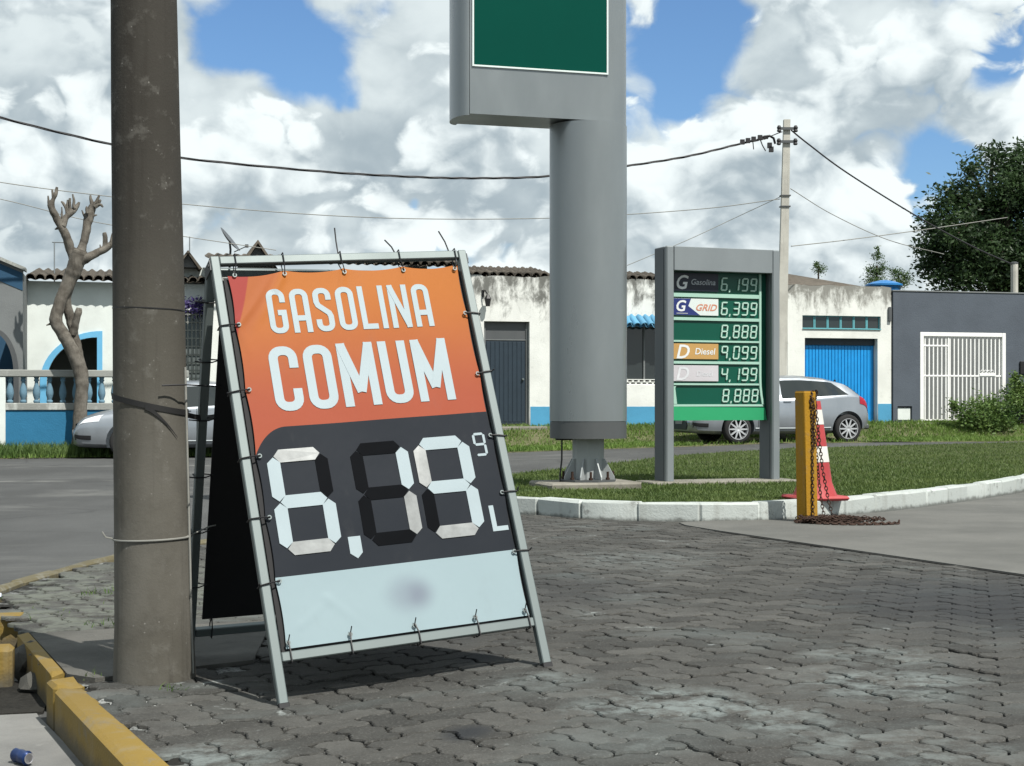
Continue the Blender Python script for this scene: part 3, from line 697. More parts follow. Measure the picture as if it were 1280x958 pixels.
m = MB(); P = [(.1318-.0095*z-.017*z+.002, -.02+.004*z, z) for z in np.linspace(0.02, 1.05, 12)]; m.tube(P, .0045, 6)
tag(obj('ground_wire', MB().add([(x+pb.x, y+pb.y, z+pb.z) for x, y, z in m.v], m.f), M['cord']), 'thin grounding wire running down the right side of the concrete pole', 'wire')
m = MB(); m.tube([(pb.x+.055, pb.y-.128, .925), (pb.x+.12, pb.y-.085, .928), (pb.x+.165, pb.y+.02, .926), (pb.x+.22, pb.y+.2, .922)], .0028, 5)
tag(obj('stay_wire', m, M['wire']), 'short thin dark wire above the strap between pole and sign frame', 'wire')

# ------------------------------------------------------------------ A-frame price sign
Ub = Vector((.9069673, .41604, .0657343)).normalized(); Vb = Vector((-.19845386, .28443654, .93792959)); Vb = (Vb-Ub*Vb.dot(Ub)).normalized(); Yb = Vb.cross(Ub)
BO = Vector((-.706, 4.5, -.06))
BM = Matrix(((Ub.x, Yb.x, Vb.x, BO.x), (Ub.y, Yb.y, Vb.y, BO.y), (Ub.z, Yb.z, Vb.z, BO.z), (0, 0, 0, 1)))
sign = thing('a_frame_sign', 'orange and black folding price sign reading GASOLINA COMUM in a galvanised frame', 'sign', mat=BM)
ORG[sign.name] = Vector((0, 0, 0))
T = .030; WB, HB = .925, 1.511
def bar(name, x0, x1, z0, z1, y0=-.0, y1=T, mat=None, par=sign):
    m = MB(); m.box(x0, x1, y0, y1, z0, z1, .003); return obj(name, m, mat or M['galv'], par)
bar('leg', 0, T, 0, HB); bar('leg', WB-T, WB, 0, HB)
for o in [x for x in sign.children if x.name.startswith('leg')]: pass
bar('top_rail', T+.001, WB-T-.001, HB-T, HB-.001, .001, T-.001); bar('bottom_rail', T+.001, WB-T-.001, .138, .138+T, .001, T-.001)
for x in (0, WB-T): m = MB(); m.box(x-.002, x+T+.002, -.002, T+.002, -.004, .014, .002); obj('foot_cap', m, M['black'], sign)
# back frame, spread behind the hinge
dback = Vector((-.165, .41, -1.40)); Ri = BM.to_3x3().transposed(); dl = Ri @ dback
top0 = Vector((0, .055, HB-.02))
zb = (dl-Vector((dl.x, 0, 0))).normalized()*-1   # up along the back legs
upb = (-dl).normalized(); xb = (Vector((1, 0, 0))-upb*upb.x).normalized(); yb = upb.cross(xb)
BKM = Matrix(((xb.x, yb.x, upb.x, (top0+dl).x), (xb.y, yb.y, upb.y, (top0+dl).y), (xb.z, yb.z, upb.z, (top0+dl).z), (0, 0, 0, 1)))
LB = dl.length
def bk(name, mb, mat, lab=None): return obj(name, mb.xf(BKM), mat, sign, label=lab)
for x in (0, WB-T): m = MB(); m.box(x, x+T, 0, T, 0, LB, .003); bk('back_leg', m, M['galv'])
m = MB(); m.box(T+.001, WB-T-.001, .001, T-.001, LB-T, LB-.002, .003); bk('back_rail', m, M['galv'])
m = MB(); m.box(T+.001, WB-T-.001, .001, T-.001, .10, .10+T, .003); bk('back_rail', m, M['galv'])
m = MB(); m.box(.055, WB-.05, .012, .016, .165, LB-.045); bk('back_banner', m, M['blackvinyl'])
for i in range(6):
    m = MB(); z = .3+i*.21; m.tube([(-.004, -.003, z), (T+.003, -.003, z), (.062, .010, z+.004), (T, T+.004, z), (-.004, T+.004, z), (-.004, -.003, z), (-.028-.01*(i % 2), -.008, z+.006)], .0025, 5); bk('zip_tie', m, M['black'])
for i in range(4):
    m = MB(); x = .09+i*.24; m.tube([(x, -.004, .095), (x, -.004, .137), (x, .012, .175), (x, T+.003, .14), (x, T+.003, .095), (x, -.004, .095)], .0025, 5); bk('zip_tie', m, M['black'])
# hinge plates at the top corners
for x in (-.005, WB+.001):
    m = MB(); m.box(x, x+.004, .004, .085, HB-.05, HB-.012, .001); m.tube([(x-.004, .016, HB-.03), (x+.008, .016, HB-.03)], .006, 8); obj('hinge_plate', m, M['greyd'], sign)
# printed banner
def banner_mat():
    m, g, b = base_mat('printed_banner', .55, 0, .08)
    uv = g.n('UVMap').outputs[0]; s = g.sep(uv); u, v = s[0], s[1]
    t = g.ss(v, .92, 1.42)
    c = g.mix(t, (.255, .060, .032), (.325, .110, .026))
    wob = g.m('MULTIPLY', g.m('SUBTRACT', v, 1.3), .42)
    lim1 = g.m('ADD', .122, g.m('MULTIPLY', g.m('SUBTRACT', v, 1.46), .30)); lim2 = g.m('ADD', .26, g.m('MULTIPLY', g.m('SUBTRACT', v, 1.46), .62))
    c = g.mix(g.ss(g.m('SUBTRACT', lim2, u), -.004, .05), c, (.285, .088, .03))
    c = g.mix(g.m('MULTIPLY', g.ss(g.m('SUBTRACT', lim1, u), -.003, .003), g.ss(v, 1.0, 1.2)), c, (.24, .04, .033))
    # dark price field with one rounded corner
    a = g.m('DIVIDE', g.m('MAXIMUM', g.m('SUBTRACT', .165, u), 0.), .127); bb = g.m('DIVIDE', g.m('MAXIMUM', g.m('SUBTRACT', v, .735), 0.), .166)
    rr = g.m('ADD', g.m('POWER', a, 2.), g.m('POWER', bb, 2.))
    dark = g.m('MULTIPLY', g.m('MULTIPLY', g.m('LESS_THAN', rr, 1.), g.m('LESS_THAN', v, .901)), g.m('GREATER_THAN', v, .405))
    c = g.mix(dark, c, (.0135, .0165, .0215))
    white = g.m('LESS_THAN', v, .405)
    # faded, wiped-out print low on the white field
    n = g.noise(uv, 9., 2., .5)
    d1 = g.vm('LENGTH', g.vm('MULTIPLY', g.vm('SUBTRACT', uv, (.485, .30, 0)), (1/.085, 1/.066, 0)))
    d2 = g.vm('LENGTH', g.vm('MULTIPLY', g.vm('SUBTRACT', uv, (.52, .295, 0)), (1/.05, 1/.05, 0)))
    sm = g.m('ADD', g.m('MULTIPLY', g.ss(d1, 1.35, .2), .42), g.m('MULTIPLY', g.ss(d2, 1.3, .1), .25))
    wc = g.mix(sm, (.225, .29, .31), (.105, .11, .15))
    c = g.mix(white, c, wc)
    dirt = g.noise(g.scl(uv, (1, .4, 1)), 7., 7., .65)
    c = g.mix(g.m('MULTIPLY', g.ss(dirt, .55, .75), .10), c, (.12, .12, .11))
    g.put(b.inputs['Base Color'], c)
    wr = g.noise(g.scl(uv, (1.5, 1, 1)), 5., 3., .5); bump(g, b, wr, .12, .02)
    return m
u0, u1, v0, v1 = .052, .888, .178, 1.458
NU, NV = 84, 120; ties_top = [.247, .46, .677, .872]; ties_l = [1.264, 1.034, .806, .6, .392]; ties_bot = [.06, .262, .479, .692, .872]
def scal(t, pts, amp):
    P = sorted(pts)
    for a, b in zip(P, P[1:]):
        if a <= t <= b: return amp*(1-(2*(t-a)/(b-a)-1)**2)
    return 0
FOLDS = ((.06, 1.264, .6, .8, .26, .006), (.247, 1.45, -.55, -.83, .25, .006), (.46, 1.46, -.25, -.97, .13, .005), (.677, 1.46, .1, -1, .08, .003), (.06, 1.264, .2, -1, .12, .004), (.2, .33, .7, -.7, .2, .002), (.10, .24, .8, .5, .2, .0015))
def ban_y(u, v):
    y = .016
    for (tu, tv, du, dv, L, am) in FOLDS:                              # tension folds running in from the ties
        a = (u-tu)*du+(v-tv)*dv; n_ = math.hypot(du, dv); a /= n_; p = abs((u-tu)*dv-(v-tv)*du)/n_
        if 0 < a < L: y -= am*math.exp(-(p/.011)**2)*(1-a/L)
    return y+.004*mnoise.noise(Vector((u*5, v*4, 1)))
rows = []; uvs = []
for j in range(NV+1):
    row = []
    for i in range(NU+1):
        u = u0+(u1-u0)*i/NU; v = v0+(v1-v0)*j/NV
        fu_, fv = i/NU, j/NV
        dz = -scal(u, [u0]+ties_top+[u1], .011)*max(0, (fv-.8)/.2)**1.5 - .016*max(0, 1-fu_*4)*max(0, (fv-.85)/.15)
        dx = scal(v, [v0]+ties_l+[v1], .006)*max(0, 1-fu_*6) - scal(v, [v0]+ties_l+[v1], .005)*max(0, (fu_-.84)/.16)
        y = ban_y(u, v)
        row.append((u+dx, y, v+dz)); uvs.append((u, v))
    rows.append(row)
m = MB().grid(rows); me = bpy.data.meshes.new('banner'); me.from_pydata(m.v, [], m.f); me.update()
ul = me.uv_layers.new(name='UVMap'); li = np.empty(len(me.loops), int); me.loops.foreach_get('vertex_index', li); ul.data.foreach_set('uv', np.array(uvs)[li].ravel())
me.polygons.foreach_set('use_smooth', [True]*len(me.polygons)); me.materials.append(banner_mat())
banner = bpy.data.objects.new('banner', me); COL.objects.link(banner); banner.parent = sign; ORG[banner.name] = Vector((0, 0, 0))
m = MB(); m.box(.04, .90, .025, .027, .172, 1.44); obj('backing_sheet', m, M['blackvinyl'], sign)
# lettering cut as flat shapes 4 mm proud of the vinyl
def stroke(m, P, t, y0, y1, closed=False):
    P = [Vector((p[0], p[1])) for p in P]; n = len(P); A = []; B = []
    for i in range(n):
        d0 = (P[i]-P[i-1]).normalized() if (i > 0 or closed) else None; d1 = (P[(i+1) % n]-P[i]).normalized() if (i < n-1 or closed) else None
        if d0 is None: d0 = d1
        if d1 is None: d1 = d0
        n0 = Vector((-d0.y, d0.x)); n1 = Vector((-d1.y, d1.x)); k = n0+n1; k = k/max(.35, k.dot(n0)) if k.length > 1e-4 else n0
        A.append(P[i]+k*t/2); B.append(P[i]-k*t/2)
    rng_ = range(n) if closed else range(n-1)
    for i in rng_:
        j = (i+1) % n; q4 = [A[i], B[i], B[j], A[j]]
        m.prism_xz([(p.x, p.y) for p in q4], y0, y1)
def arc(cx, cz, r, a0, a1, k=5): return [(cx+r*math.cos(R(a0+(a1-a0)*i/k)), cz+r*math.sin(R(a0+(a1-a0)*i/k))) for i in range(k+1)]
def onban(m):
    m.v = [(x, y+ban_y(x, z)-.0125, z) for x, y, z in m.v]; return m
def glyph(ch, x, z, w, h, t):
    """list of (polyline, closed) in a condensed rounded face"""
    l, r_, b, tp = x+t/2, x+w-t/2, z+t/2, z+h-t/2; rad = (r_-l)*.42
    cl = lambda px, pz: (px, pz)
    tl = arc(l+rad, tp-rad, rad, 180, 90); tr = arc(r_-rad, tp-rad, rad, 90, 0); br = arc(r_-rad, b+rad, rad, 0, -90); blc = arc(l+rad, b+rad, rad, -90, -180)
    up = lambda f: z+h*f
    if ch == 'O': return [(tl+tr+br+blc, True)]
    if ch == 'C': return [([(r_, up(.66))]+tr[::-1]+tl[::-1]+blc[::-1]+br[::-1]+[(r_, up(.34))], False)]
    if ch == 'G': return [([(r_, up(.70))]+tr[::-1]+tl[::-1]+blc[::-1]+br[::-1]+[(r_, up(.47)), (x+w*.52, up(.47))], False)]
    if ch == 'A': return [([(l, z)]+tl+tr+[(r_, z)], False), ([(l+t*.5, up(.33)), (r_-t*.5, up(.33))], False)]
    if ch == 'S':
        mid = up(.5)
        return [([(r_, up(.72))]+tr[::-1]+tl[::-1]+[(l, up(.68)), (l+rad*.25, up(.60)), (r_-rad*.25, up(.42)), (r_, up(.34))]+br+blc+[(l, up(.28))], False)]
    if ch == 'L': return [([(l, z+h), (l, b), (x+w, b)], False)]
    if ch == 'I': return [([(x+w/2, z), (x+w/2, z+h)], False)]
    if ch == 'U': return [([(l, z+h)]+blc[::-1]+br[::-1]+[(r_, z+h)], False)]
    if ch == 'N': return [([(l, z), (l, z+h)], False), ([(r_, z), (r_, z+h)], False), ([(l-t*.1, z+h-t*.1), (r_+t*.1, z+t*.1)], False)]
    if ch == 'M': return [([(l, z), (l, z+h)], False), ([(r_, z), (r_, z+h)], False), ([(l-t*.05, z+h-t*.1), (x+w/2, up(.22))], False), ([(x+w/2, up(.22)), (r_+t*.05, z+h-t*.1)], False)]
def word(txt, x0, x1, z, h, t, ws, par, mat):
    tot = sum(ws); gap = ((x1-x0)-tot)/(len(txt)-1); x = x0
    for ch, wd in zip(txt, ws):
        m = MB()
        for i, (P, cl) in enumerate(glyph(ch, x, z, wd, h, t)): stroke(m, P, t, .0105-.0003*i, .0122, cl)
        obj('letter', onban(m), mat, par, smooth=0); x += wd+gap
word('GASOLINA', .170, .755, 1.228, .160, .0195, [.064, .065, .063, .064, .056, .02, .07, .065], banner, M['letter'])
word('COMUM', .145, .781, .953, .228, .031, [.098, .100, .128, .100, .130], banner, M['letter'])
# seven-segment digits made of flaps
def seg_poly(x0, x1, z0, z1, t, k, gap=.003, sk=0):
    zm = (z0+z1)/2; h = t/2
    def H(zc): a, b = x0+h+gap, x1-h-gap; return [(a, zc), (a+h*.85, zc+h), (b-h*.85, zc+h), (b, zc), (b-h*.85, zc-h), (a+h*.85, zc-h)]
    def Vv(xc, za, zb_): a, b = za+gap, zb_-gap; return [(xc, a), (xc+h, a+h*.85), (xc+h, b-h*.85), (xc, b), (xc-h, b-h*.85), (xc-h, a+h*.85)]
    P = dict(a=lambda: H(z1-h), g=lambda: H(zm), d=lambda: H(z0+h), f=lambda: Vv(x0+h, zm, z1-h), b=lambda: Vv(x1-h, zm, z1-h), e=lambda: Vv(x0+h, z0+h, zm), c=lambda: Vv(x1-h, z0+h, zm))[k]()
    return [(x+sk*(z-z0), z) for x, z in P]
SEG = {'0': 'abcdef', '1': 'bc', '3': 'abcdg', '4': 'bcfg', '6': 'acdefg', '8': 'abcdefg', '9': 'abcdfg', 'q': 'abcfg'}
sp_ = [(.084, .288, dict(f='w', g='w', e='w', c='w', a='g', d='g', b='k')), (.366, .569, dict(b='w', c='g', a='k', f='k', g='k', e='k', d='k')), (.589, .793, dict(a='w', b='w', g='w', c='w', d='g', f='g', e='k'))]
for (x0, x1, d) in sp_:
    for k, c in d.items():
        m = MB(); m.prism_xz(seg_poly(x0, x1, .470, .823, .0435, k), .0108 if c == 'k' else .0095, .0125)
        obj('digit_segment', onban(m), M['seg_'+c], banner, smooth=0, label={'w': 'white segment of the big price', 'g': 'silver grey segment of the big price', 'k': 'blacked out segment of the big price'}[c])
m = MB(); m.prism_xz([(.310, .510), (.352, .510), (.352, .455), (.333, .437), (.310, .455)], .0105, .0125); obj('comma', onban(m), M['seg_w'], banner, smooth=0)
m = MB()
for k in SEG['9']: m.prism_xz(seg_poly(.811, .857, .742, .826, .0088, k, .0012), .0105, .0125)
obj('small_digit', onban(m), M['seg_w'], banner, smooth=0)
m = MB(); m.prism_xz([(.819, .475), (.876, .475), (.876, .491), (.836, .491), (.836, .565), (.819, .565)], .0105, .0125); obj('letter', onban(m), M['seg_w'], banner, smooth=0)
# eyelets and zip ties
eye = MB(); eye.lathe([(.004, 0), (.0075, 0), (.0075, .002), (.004, .002)], 12, cap=False); eye.xf(Matrix.Rotation(R(90), 4, 'X')); eym = mesh_of('eyelet', eye, M['galv'])
q = random.Random(8)
for v in ties_l:
    for sd_ in (0, 1):
        x = .063 if sd_ == 0 else .877; vv = v+(0 if sd_ == 0 else .006); inst('eyelet', eym, banner, (x, .0085, vv))
        a, b = (-.004, x) if sd_ == 0 else (WB+.004, x); j = q.uniform(-.012, .012); m = MB()
        m.tube([(a, -.003, vv+j), ((a+b)/2, -.005, vv+j*.5), (b, .005, vv), (b, .02, vv), ((a+b)/2, T+.004, vv+j*.5), (a, T+.004, vv+j), (a, -.003, vv+j)], .0025, 5)
        if q.random() < .7: s_ = -1 if sd_ == 0 else 1; m.tube([(a, -.003, vv+j), (a+s_*q.uniform(.0, .012), -.012, vv+j+q.uniform(-.008, .012))], .0026, 5)
        obj('zip_tie', m, M['black'], sign)
for u, tail in ((.075, 0), (.247, 0), (.46, 0), (.677, 0), (.872, 0)):
    inst('eyelet', eym, banner, (u, .0085, 1.442))
    m = MB(); j = q.uniform(-.01, .01); m.tube([(u+j, -.004, HB+.004), (u+j, -.004, HB-T), (u, .004, 1.442), (u, .02, 1.442), (u+j, T+.004, HB-T), (u+j, T+.004, HB+.004), (u+j, -.004, HB+.004)], .002, 5); obj('zip_tie', m, M['black'], sign)
for u, du, dz in ((.45, .0, .095), (.66, -.035, .045), (.865, -.03, .075)):
    m = MB(); m.tube([(u, .012, HB-.004), (u+du*.3, .010, HB+dz*.5), (u+du, .0, HB+dz)], .0027, 5); obj('tie_tail', m, M['black'], sign)
for u in ties_bot:
    inst('eyelet', eym, banner, (u, .0085, .195)); m = MB(); j = q.uniform(-.008, .008)
    m.tube([(u+j, -.004, .134), (u+j, -.004, .170), (u, .004, .2), (u, .02, .196), (u+j, T+.004, .17), (u+j, T+.004, .134), (u+j, -.004, .134)], .0026, 5); m.tube([(u, .004, .2), (u+.004, -.006, .218)], .002, 5); obj('zip_tie', m, M['black'], sign)

# ------------------------------------------------------------------ tall pole sign
def ell(a, b, n=48, p=2.0): return [(math.copysign(abs(math.cos(t))**(2/p), math.cos(t))*a, math.copysign(abs(math.sin(t))**(2/p), math.sin(t))*b) for t in [2*math.pi*i/n for i in range(n)]]
PSL = Vector((.69, 13.4, .1)); ps = thing('pole_sign', 'tall grey station sign with green face on one thick column', 'sign', PSL, R(16))
EA, EB = .352, .25; EC = .33
m = MB(); m.prism(ell(EA, EC), .60, 3.262); obj('column', m, M['grey'], ps, smooth=40)
m = MB(); m.prism(ell(EA*.992, EC*.992), .445, .597); obj('column_collar', m, M['greyd'], ps, smooth=40)
m = MB(); m.prism(ell(EA*.9, EB*.9), 3.262, 3.275); obj('joint_gap', m, M['greyd'], ps, smooth=40)
# cabinet: flat faces, rounded ends
xl, xr = -1.275, EA
right_ = [(xr-.30+.30*math.cos(t), EB*math.sin(t)) for t in np.linspace(-math.pi/2, math.pi/2, 20)]
left_ = [(xl+.10+.10*math.cos(t), EB*math.sin(t)) for t in np.linspace(math.pi/2, 3*math.pi/2, 16)]
m = MB(); m.prism(right_+[(xl+.105, EB), (xl+.105, -EB)], 3.275, 6.6); obj('cabinet', m, M['grey'], ps, smooth=40)
m = MB(); m.prism([(x, y*.985) for x, y in left_]+[(xl+.101, -EB*.985), (xl+.101, EB*.985)], 3.262, 6.6); obj('end_cap', m, M['grey'], ps, smooth=40)
PX0, PX1, PZ0, PZ1 = -1.135, .085, 3.70, 6.35
m = MB(); m.box(PX0, PX1, -EB-.006, -EB+.01, PZ0, PZ1); fc = obj('sign_face', m, M['green'], ps)
m = MB(); tw = .016
for a in ((PX0-tw, PX0, PZ0-tw, PZ1), (PX1, PX1+tw, PZ0-tw, PZ1), (PX0, PX1, PZ0-tw, PZ0)): m.box(a[0], a[1], -EB-.012, -EB+.012, a[2], a[3], .002)
obj('face_trim', m, M['trimw'], ps)
m = MB(); m.prism([(x*.143, y*.143) for x, y in [(math.cos(R(22.5+45*i)), math.sin(R(22.5+45*i))) for i in range(8)]], .075, .45); obj('stem', m, M['stem'], ps, smooth=20)
for i in range(8):
    a = R(45*i+10); m = MB(); m.prism_xz([(.125, .075), (.245, .075), (.245, .10), (.155, .26), (.125, .26)], -.006, .006); m.xf(Matrix.Rotation(a, 4, 'Z')); obj('gusset', m, M['stem'], ps, smooth=0)
m = MB(); m.lathe([(.265, .055), (.265, .075)], 8); obj('base_plate', m, M['greyd'], ps, smooth=20)
m0 = MB(); m0.lathe([(.012, 0), (.012, .075)], 8); m0.lathe([(.02, .004), (.02, .022)], 6); bme = mesh_of('anchor_bolt', m0, M['rust'])
for i in range(8): a = R(45*i+32); inst('anchor_bolt', bme, ps, (.225*math.cos(a), .225*math.sin(a), .073))
m = MB(); m.prism([(math.cos(t)*.05*1.6-.23, math.sin(t)*.05) for t in np.linspace(0, 6.1, 14)], .428, .446); m.tube([(-.25, 0, .43), (-.255, -.01, .25), (-.275, -.02, .12), (-.275, -.03, -.02)], .008, 6); obj('feed_cable', m, M['wire'], ps)
m = MB(); q = random.Random(2)
m.box(-.46, .40, -.33, .36, -.1, .055, .015); m.v = [(x+q.uniform(-.012, .012), y+q.uniform(-.012, .012), z+q.uniform(-.006, .004)) for x, y, z in m.v]; obj('concrete_footing', m, M['padconc'], ps, smooth=25)

# ------------------------------------------------------------------ price totem
TT = thing('price_totem', 'low grey price board with green rows of fuel prices on the island', 'price sign', (1.445, 13.85, .1), R(20))
HT = 2.237; DT = .27
zt = lambda y: .77+(503-y)*.00751
def tb(name, x0, x1, y0, y1, z0, z1, mat, par=TT, c=.004, label=None): m = MB(); m.box(x0, x1, y0, y1, z0, z1, c); return obj(name, m, mat, par, label=label)
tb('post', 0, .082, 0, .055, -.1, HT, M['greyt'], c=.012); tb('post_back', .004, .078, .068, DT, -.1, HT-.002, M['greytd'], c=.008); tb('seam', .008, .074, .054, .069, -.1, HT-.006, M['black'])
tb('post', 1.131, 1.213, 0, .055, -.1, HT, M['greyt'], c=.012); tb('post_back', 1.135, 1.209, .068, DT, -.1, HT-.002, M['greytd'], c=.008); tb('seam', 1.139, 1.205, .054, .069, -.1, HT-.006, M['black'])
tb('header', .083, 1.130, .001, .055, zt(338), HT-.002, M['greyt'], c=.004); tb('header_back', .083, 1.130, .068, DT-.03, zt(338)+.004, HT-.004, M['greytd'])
PB = .12     # depth of the price panel behind the posts
PANZ0, PANZ1 = zt(526), zt(338)
m = MB(); m.box(.083, 1.130, PB+.012, DT-.01, PANZ0+.002, PANZ1+.02); obj('cabinet', m, M['greenp'], TT)
# right-hand light rib that swings out at the foot
cur = [(1.072, zt(338)), (1.072, zt(470)), (1.075, zt(482)), (1.085, zt(494)), (1.103, zt(506))]
m = MB()
for (xa, za), (xb_, zb2) in zip(cur, cur[1:]): m.prism_xz([(xa-.022, za), (xb_-.022, zb2), (xb_, zb2), (xa, za)], PB-.006, PB+.013)
obj('side_rib', m, M['mint'], TT)
m = MB(); m.prism_xz([(.084, zt(526)), (1.129, zt(526)), (1.108, zt(510)), (.084, zt(508.5))], PB-.012, PB+.012); obj('foot_band', m, M['greenl'], TT)
RWS = [(338.5, 364), (371, 394.5), (400.5, 423.5), (428, 450), (455.5, 478), (482.5, 505.5)]
for (a, b), (c_, d_2) in zip(RWS, RWS[1:]): tb('row_rule', .085, 1.050, PB-.005, PB+.013, zt(c_)+.008, zt(b)-.008, M['mint'], c=.001)
m = MB(); m.prism_xz([(.085, zt(505.7)), (1.076, zt(505.7)), (1.10, zt(508.4)), (.085, zt(508.4))], PB-.005, PB+.013); obj('row_rule', m, M['mint'], TT)
def text_mesh(txt, size, shear=0., bold=0.):
    c = bpy.data.curves.new('t', 'FONT'); c.body = txt; c.size = size; c.shear = shear; c.offset = bold; c.align_x = 'CENTER'; c.align_y = 'CENTER'; c.resolution_u = 3
    o = bpy.data.objects.new('t', c); COL.objects.link(o); dg = bpy.context.evaluated_depsgraph_get(); me = bpy.data.meshes.new_from_object(o.evaluated_get(dg))
    vs = [tuple(v.co) for v in me.vertices]; fs = [tuple(p.vertices) for p in me.polygons]; bpy.data.objects.remove(o); bpy.data.curves.remove(c); bpy.data.meshes.remove(me)
    xs_ = [v[0] for v in vs]; ys_ = [v[1] for v in vs]; cx, cy = (min(xs_)+max(xs_))/2, (min(ys_)+max(ys_))/2
    return [((x-cx), (y-cy)) for x, y, z in vs], fs
def lettering(par, txt, x, z, size, mat, y, shear=0., bold=0., sx=1.):
    vs, fs = text_mesh(txt, size, shear, bold); m = MB(); m.add([(x+a*sx, y, z+b) for a, b in vs], fs)
    return obj('lettering', m, mat, par, smooth=0)
def row_z(i): return zt((RWS[i][0]+RWS[i][1])/2)
def label_plate(i, mat, name='label_plate'):
    a, b = RWS[i]; return tb(name, .088, .607, PB-.004, PB+.012, zt(b)+.012, zt(a)-.006, mat, c=.001)
p = label_plate(0, M['navy']); lettering(p, 'G', .226, row_z(0), .185, M['txt'], PB-.006, .25, .003, .95); lettering(p, 'Gasolina', .446, row_z(0)+.005, .076, M['txtg'], PB-.006, .2, .001)
p = label_plate(1, M['white_lab']); m = MB(); a, b = RWS[1]; za, zb2 = zt(b)+.013, zt(a)-.007
m.prism_xz([(.089, za), (.411, za), (.286, za+(zb2-za)*.55), (.316, zb2), (.089, zb2)], PB-.0055, PB-.003); obj('blue_wedge', m, M['blue_lab'], p); lettering(p, 'G', .211, row_z(1)+.012, .145, M['txt'], PB-.0075, .2, .003); lettering(p, 'GRID', .481, row_z(1), .088, M['txto'], PB-.006, .35, .0015, 1.1)
m = MB(); m.box(.161, .281, PB-.0072, PB-.0056, za+.012, za+.02); obj('small_print', m, M['txtg'], p)
p = label_plate(3, M['tan']); lettering(p, 'D', .231, row_z(3), .185, M['txt'], PB-.006, .25, .003); lettering(p, 'Diesel', .466, row_z(3)+.004, .086, M['txt'], PB-.006, .15, .001)
p = label_plate(4, M['pink']); lettering(p, 'D', .226, row_z(4), .18, M['txtf'], PB-.006, .25, .003); lettering(p, 'Diesel', .461, row_z(4), .07, M['txtf'], PB-.006, .15, 0)
a, b = RWS[5]; m = MB(); m.prism_xz([(.085, zt(b)+.002), (.169, zt(b)+.002), (.149, zt(a)-.02), (.158, zt(a)-.002), (.085, zt(a)-.002)], PB-.004, PB+.012); obj('corner_rib', m, M['mint'], TT)
for i, s in enumerate(['6,199', '6,399', '8,888', 'q,099', '4,199', '8,888']):
    a, b = RWS[i]; zc = row_z(i)-(.008 if i == 0 else .004); h = .128; x = .632 if i < 5 else .646; wd = .082
    for ch in s:
        if ch == ',':
            m = MB(); m.prism_xz([(x-.006, zc-h/2-.012), (x+.006, zc-h/2-.012), (x+.012, zc-h/2+.012), (x, zc-h/2+.012)], PB-.004, PB+.012); obj('price_comma', m, M['digit'], TT, smooth=0); x += .034; continue
        m = MB()
        for k in SEG[ch]: m.prism_xz(seg_poly(x, x+wd-.012, zc-h/2, zc+h/2, .0135, k, .0008, .12), PB-.003, PB+.012)
        obj('price_digit', m, M['digit'], TT, smooth=0); x += wd+.012
m = MB(); q = random.Random(6); m.box(-.2, 1.35, -.14, .3, -.1, .028, .01); m.v = [(x+q.uniform(-.02, .02), y+q.uniform(-.02, .02), z) for x, y, z in m.v]; obj('concrete_footing', m, M['padconc'], TT)

# ------------------------------------------------------------------ yellow post, cone, chain
PO = Vector((2.135, 10.70, 0)); po = thing('barrier_post', 'yellow square steel post in front of the red cone', 'post', PO, R(28))
m = MB(); m.box(-.055, .055, -.055, .055, -.02, .945, .006); m.v = [(x-.02*z, y, z) for x, y, z in m.v]; obj('post_tube', m, M['yellow'], po)
m = MB(); m.box(-.05, .05, -.05, .05, .944, .95, .003); m.v = [(x-.02*z, y, z) for x, y, z in m.v]; obj('post_cap', m, M['yellow'], po)
m = MB(); m.box(-.012, .012, -.058, -.05, 0., .93, .002); m.v = [(x-.02*z, y, z) for x, y, z in m.v]; 
CO = Vector((2.325, 11.36, .128)); co = thing('traffic_cone', 'red traffic cone with two white bands behind the yellow post', 'cone', CO, R(12))
m = MB(); m.box(-.2, .2, -.2, .2, -.005, .03, .015); obj('cone_base', m, M['conered'], co)
rc = lambda z: .042+.105*max(0, 1-z/.75) if z > .12 else .042+.105*.84+(.12-z)*.42
def band(a, b, ex=0.): return [(rc(a+(b-a)*i/5)+ex, a+(b-a)*i/5) for i in range(6)]
for a, b, mt, nm in ((.028, .285, 'conered', 'cone_body'), (.285, .405, 'conewht', 'reflective_band'), (.405, .572, 'conered', 'cone_body'), (.572, .685, 'conewht', 'reflective_band'), (.685, .752, 'conered', 'cone_tip')):
    m = MB(); m.lathe(band(a+.0005, b-.0005, .002 if mt == 'conewht' else 0), 28); obj(nm, m, M[mt], co, smooth=40)
def chain(parent, name, P, L=.034, r=.0035, seed=1):
    P = resample(P, L*.74); q = random.Random(seed); m = MB()
    for i, (a, b) in enumerate(zip(P, P[1:])):
        c = (a+b)/2; t = (b-a).normalized(); side_ = t.cross(Vector((0, 0, 1))); side_ = side_.normalized() if side_.length > .1 else Vector((1, 0, 0)); o2 = t.cross(side_)
        wv = side_ if i % 2 else o2; wv = (wv+Vector((q.uniform(-.3, .3), q.uniform(-.3, .3), q.uniform(-.3, .3)))).normalized(); wv = (wv-t*wv.dot(t)).normalized()
        pts = [c+t*math.cos(k)*L/2+wv*math.sin(k)*L*.31 for k in np.linspace(0, 2*math.pi, 9)]; m.tube(pts, r, 4, cap=False)
    return obj(name, m, M['rust'], parent, world=True, smooth=60)
ct = thing('rusty_chain', 'rusty chain hung over the yellow post and piled at its foot', 'chain', (2.2, 10.6, 0))
def wp(x, y, z): return PO+Vector((math.cos(R(28))*x-math.sin(R(28))*y-.02*z*math.cos(R(28)), math.sin(R(28))*x+math.cos(R(28))*y, z))
hang = [wp(.0, -.066, .86), wp(.005, -.066, .6), wp(0, -.066, .3), wp(-.004, -.068, .05), wp(-.02, -.10, .015)]
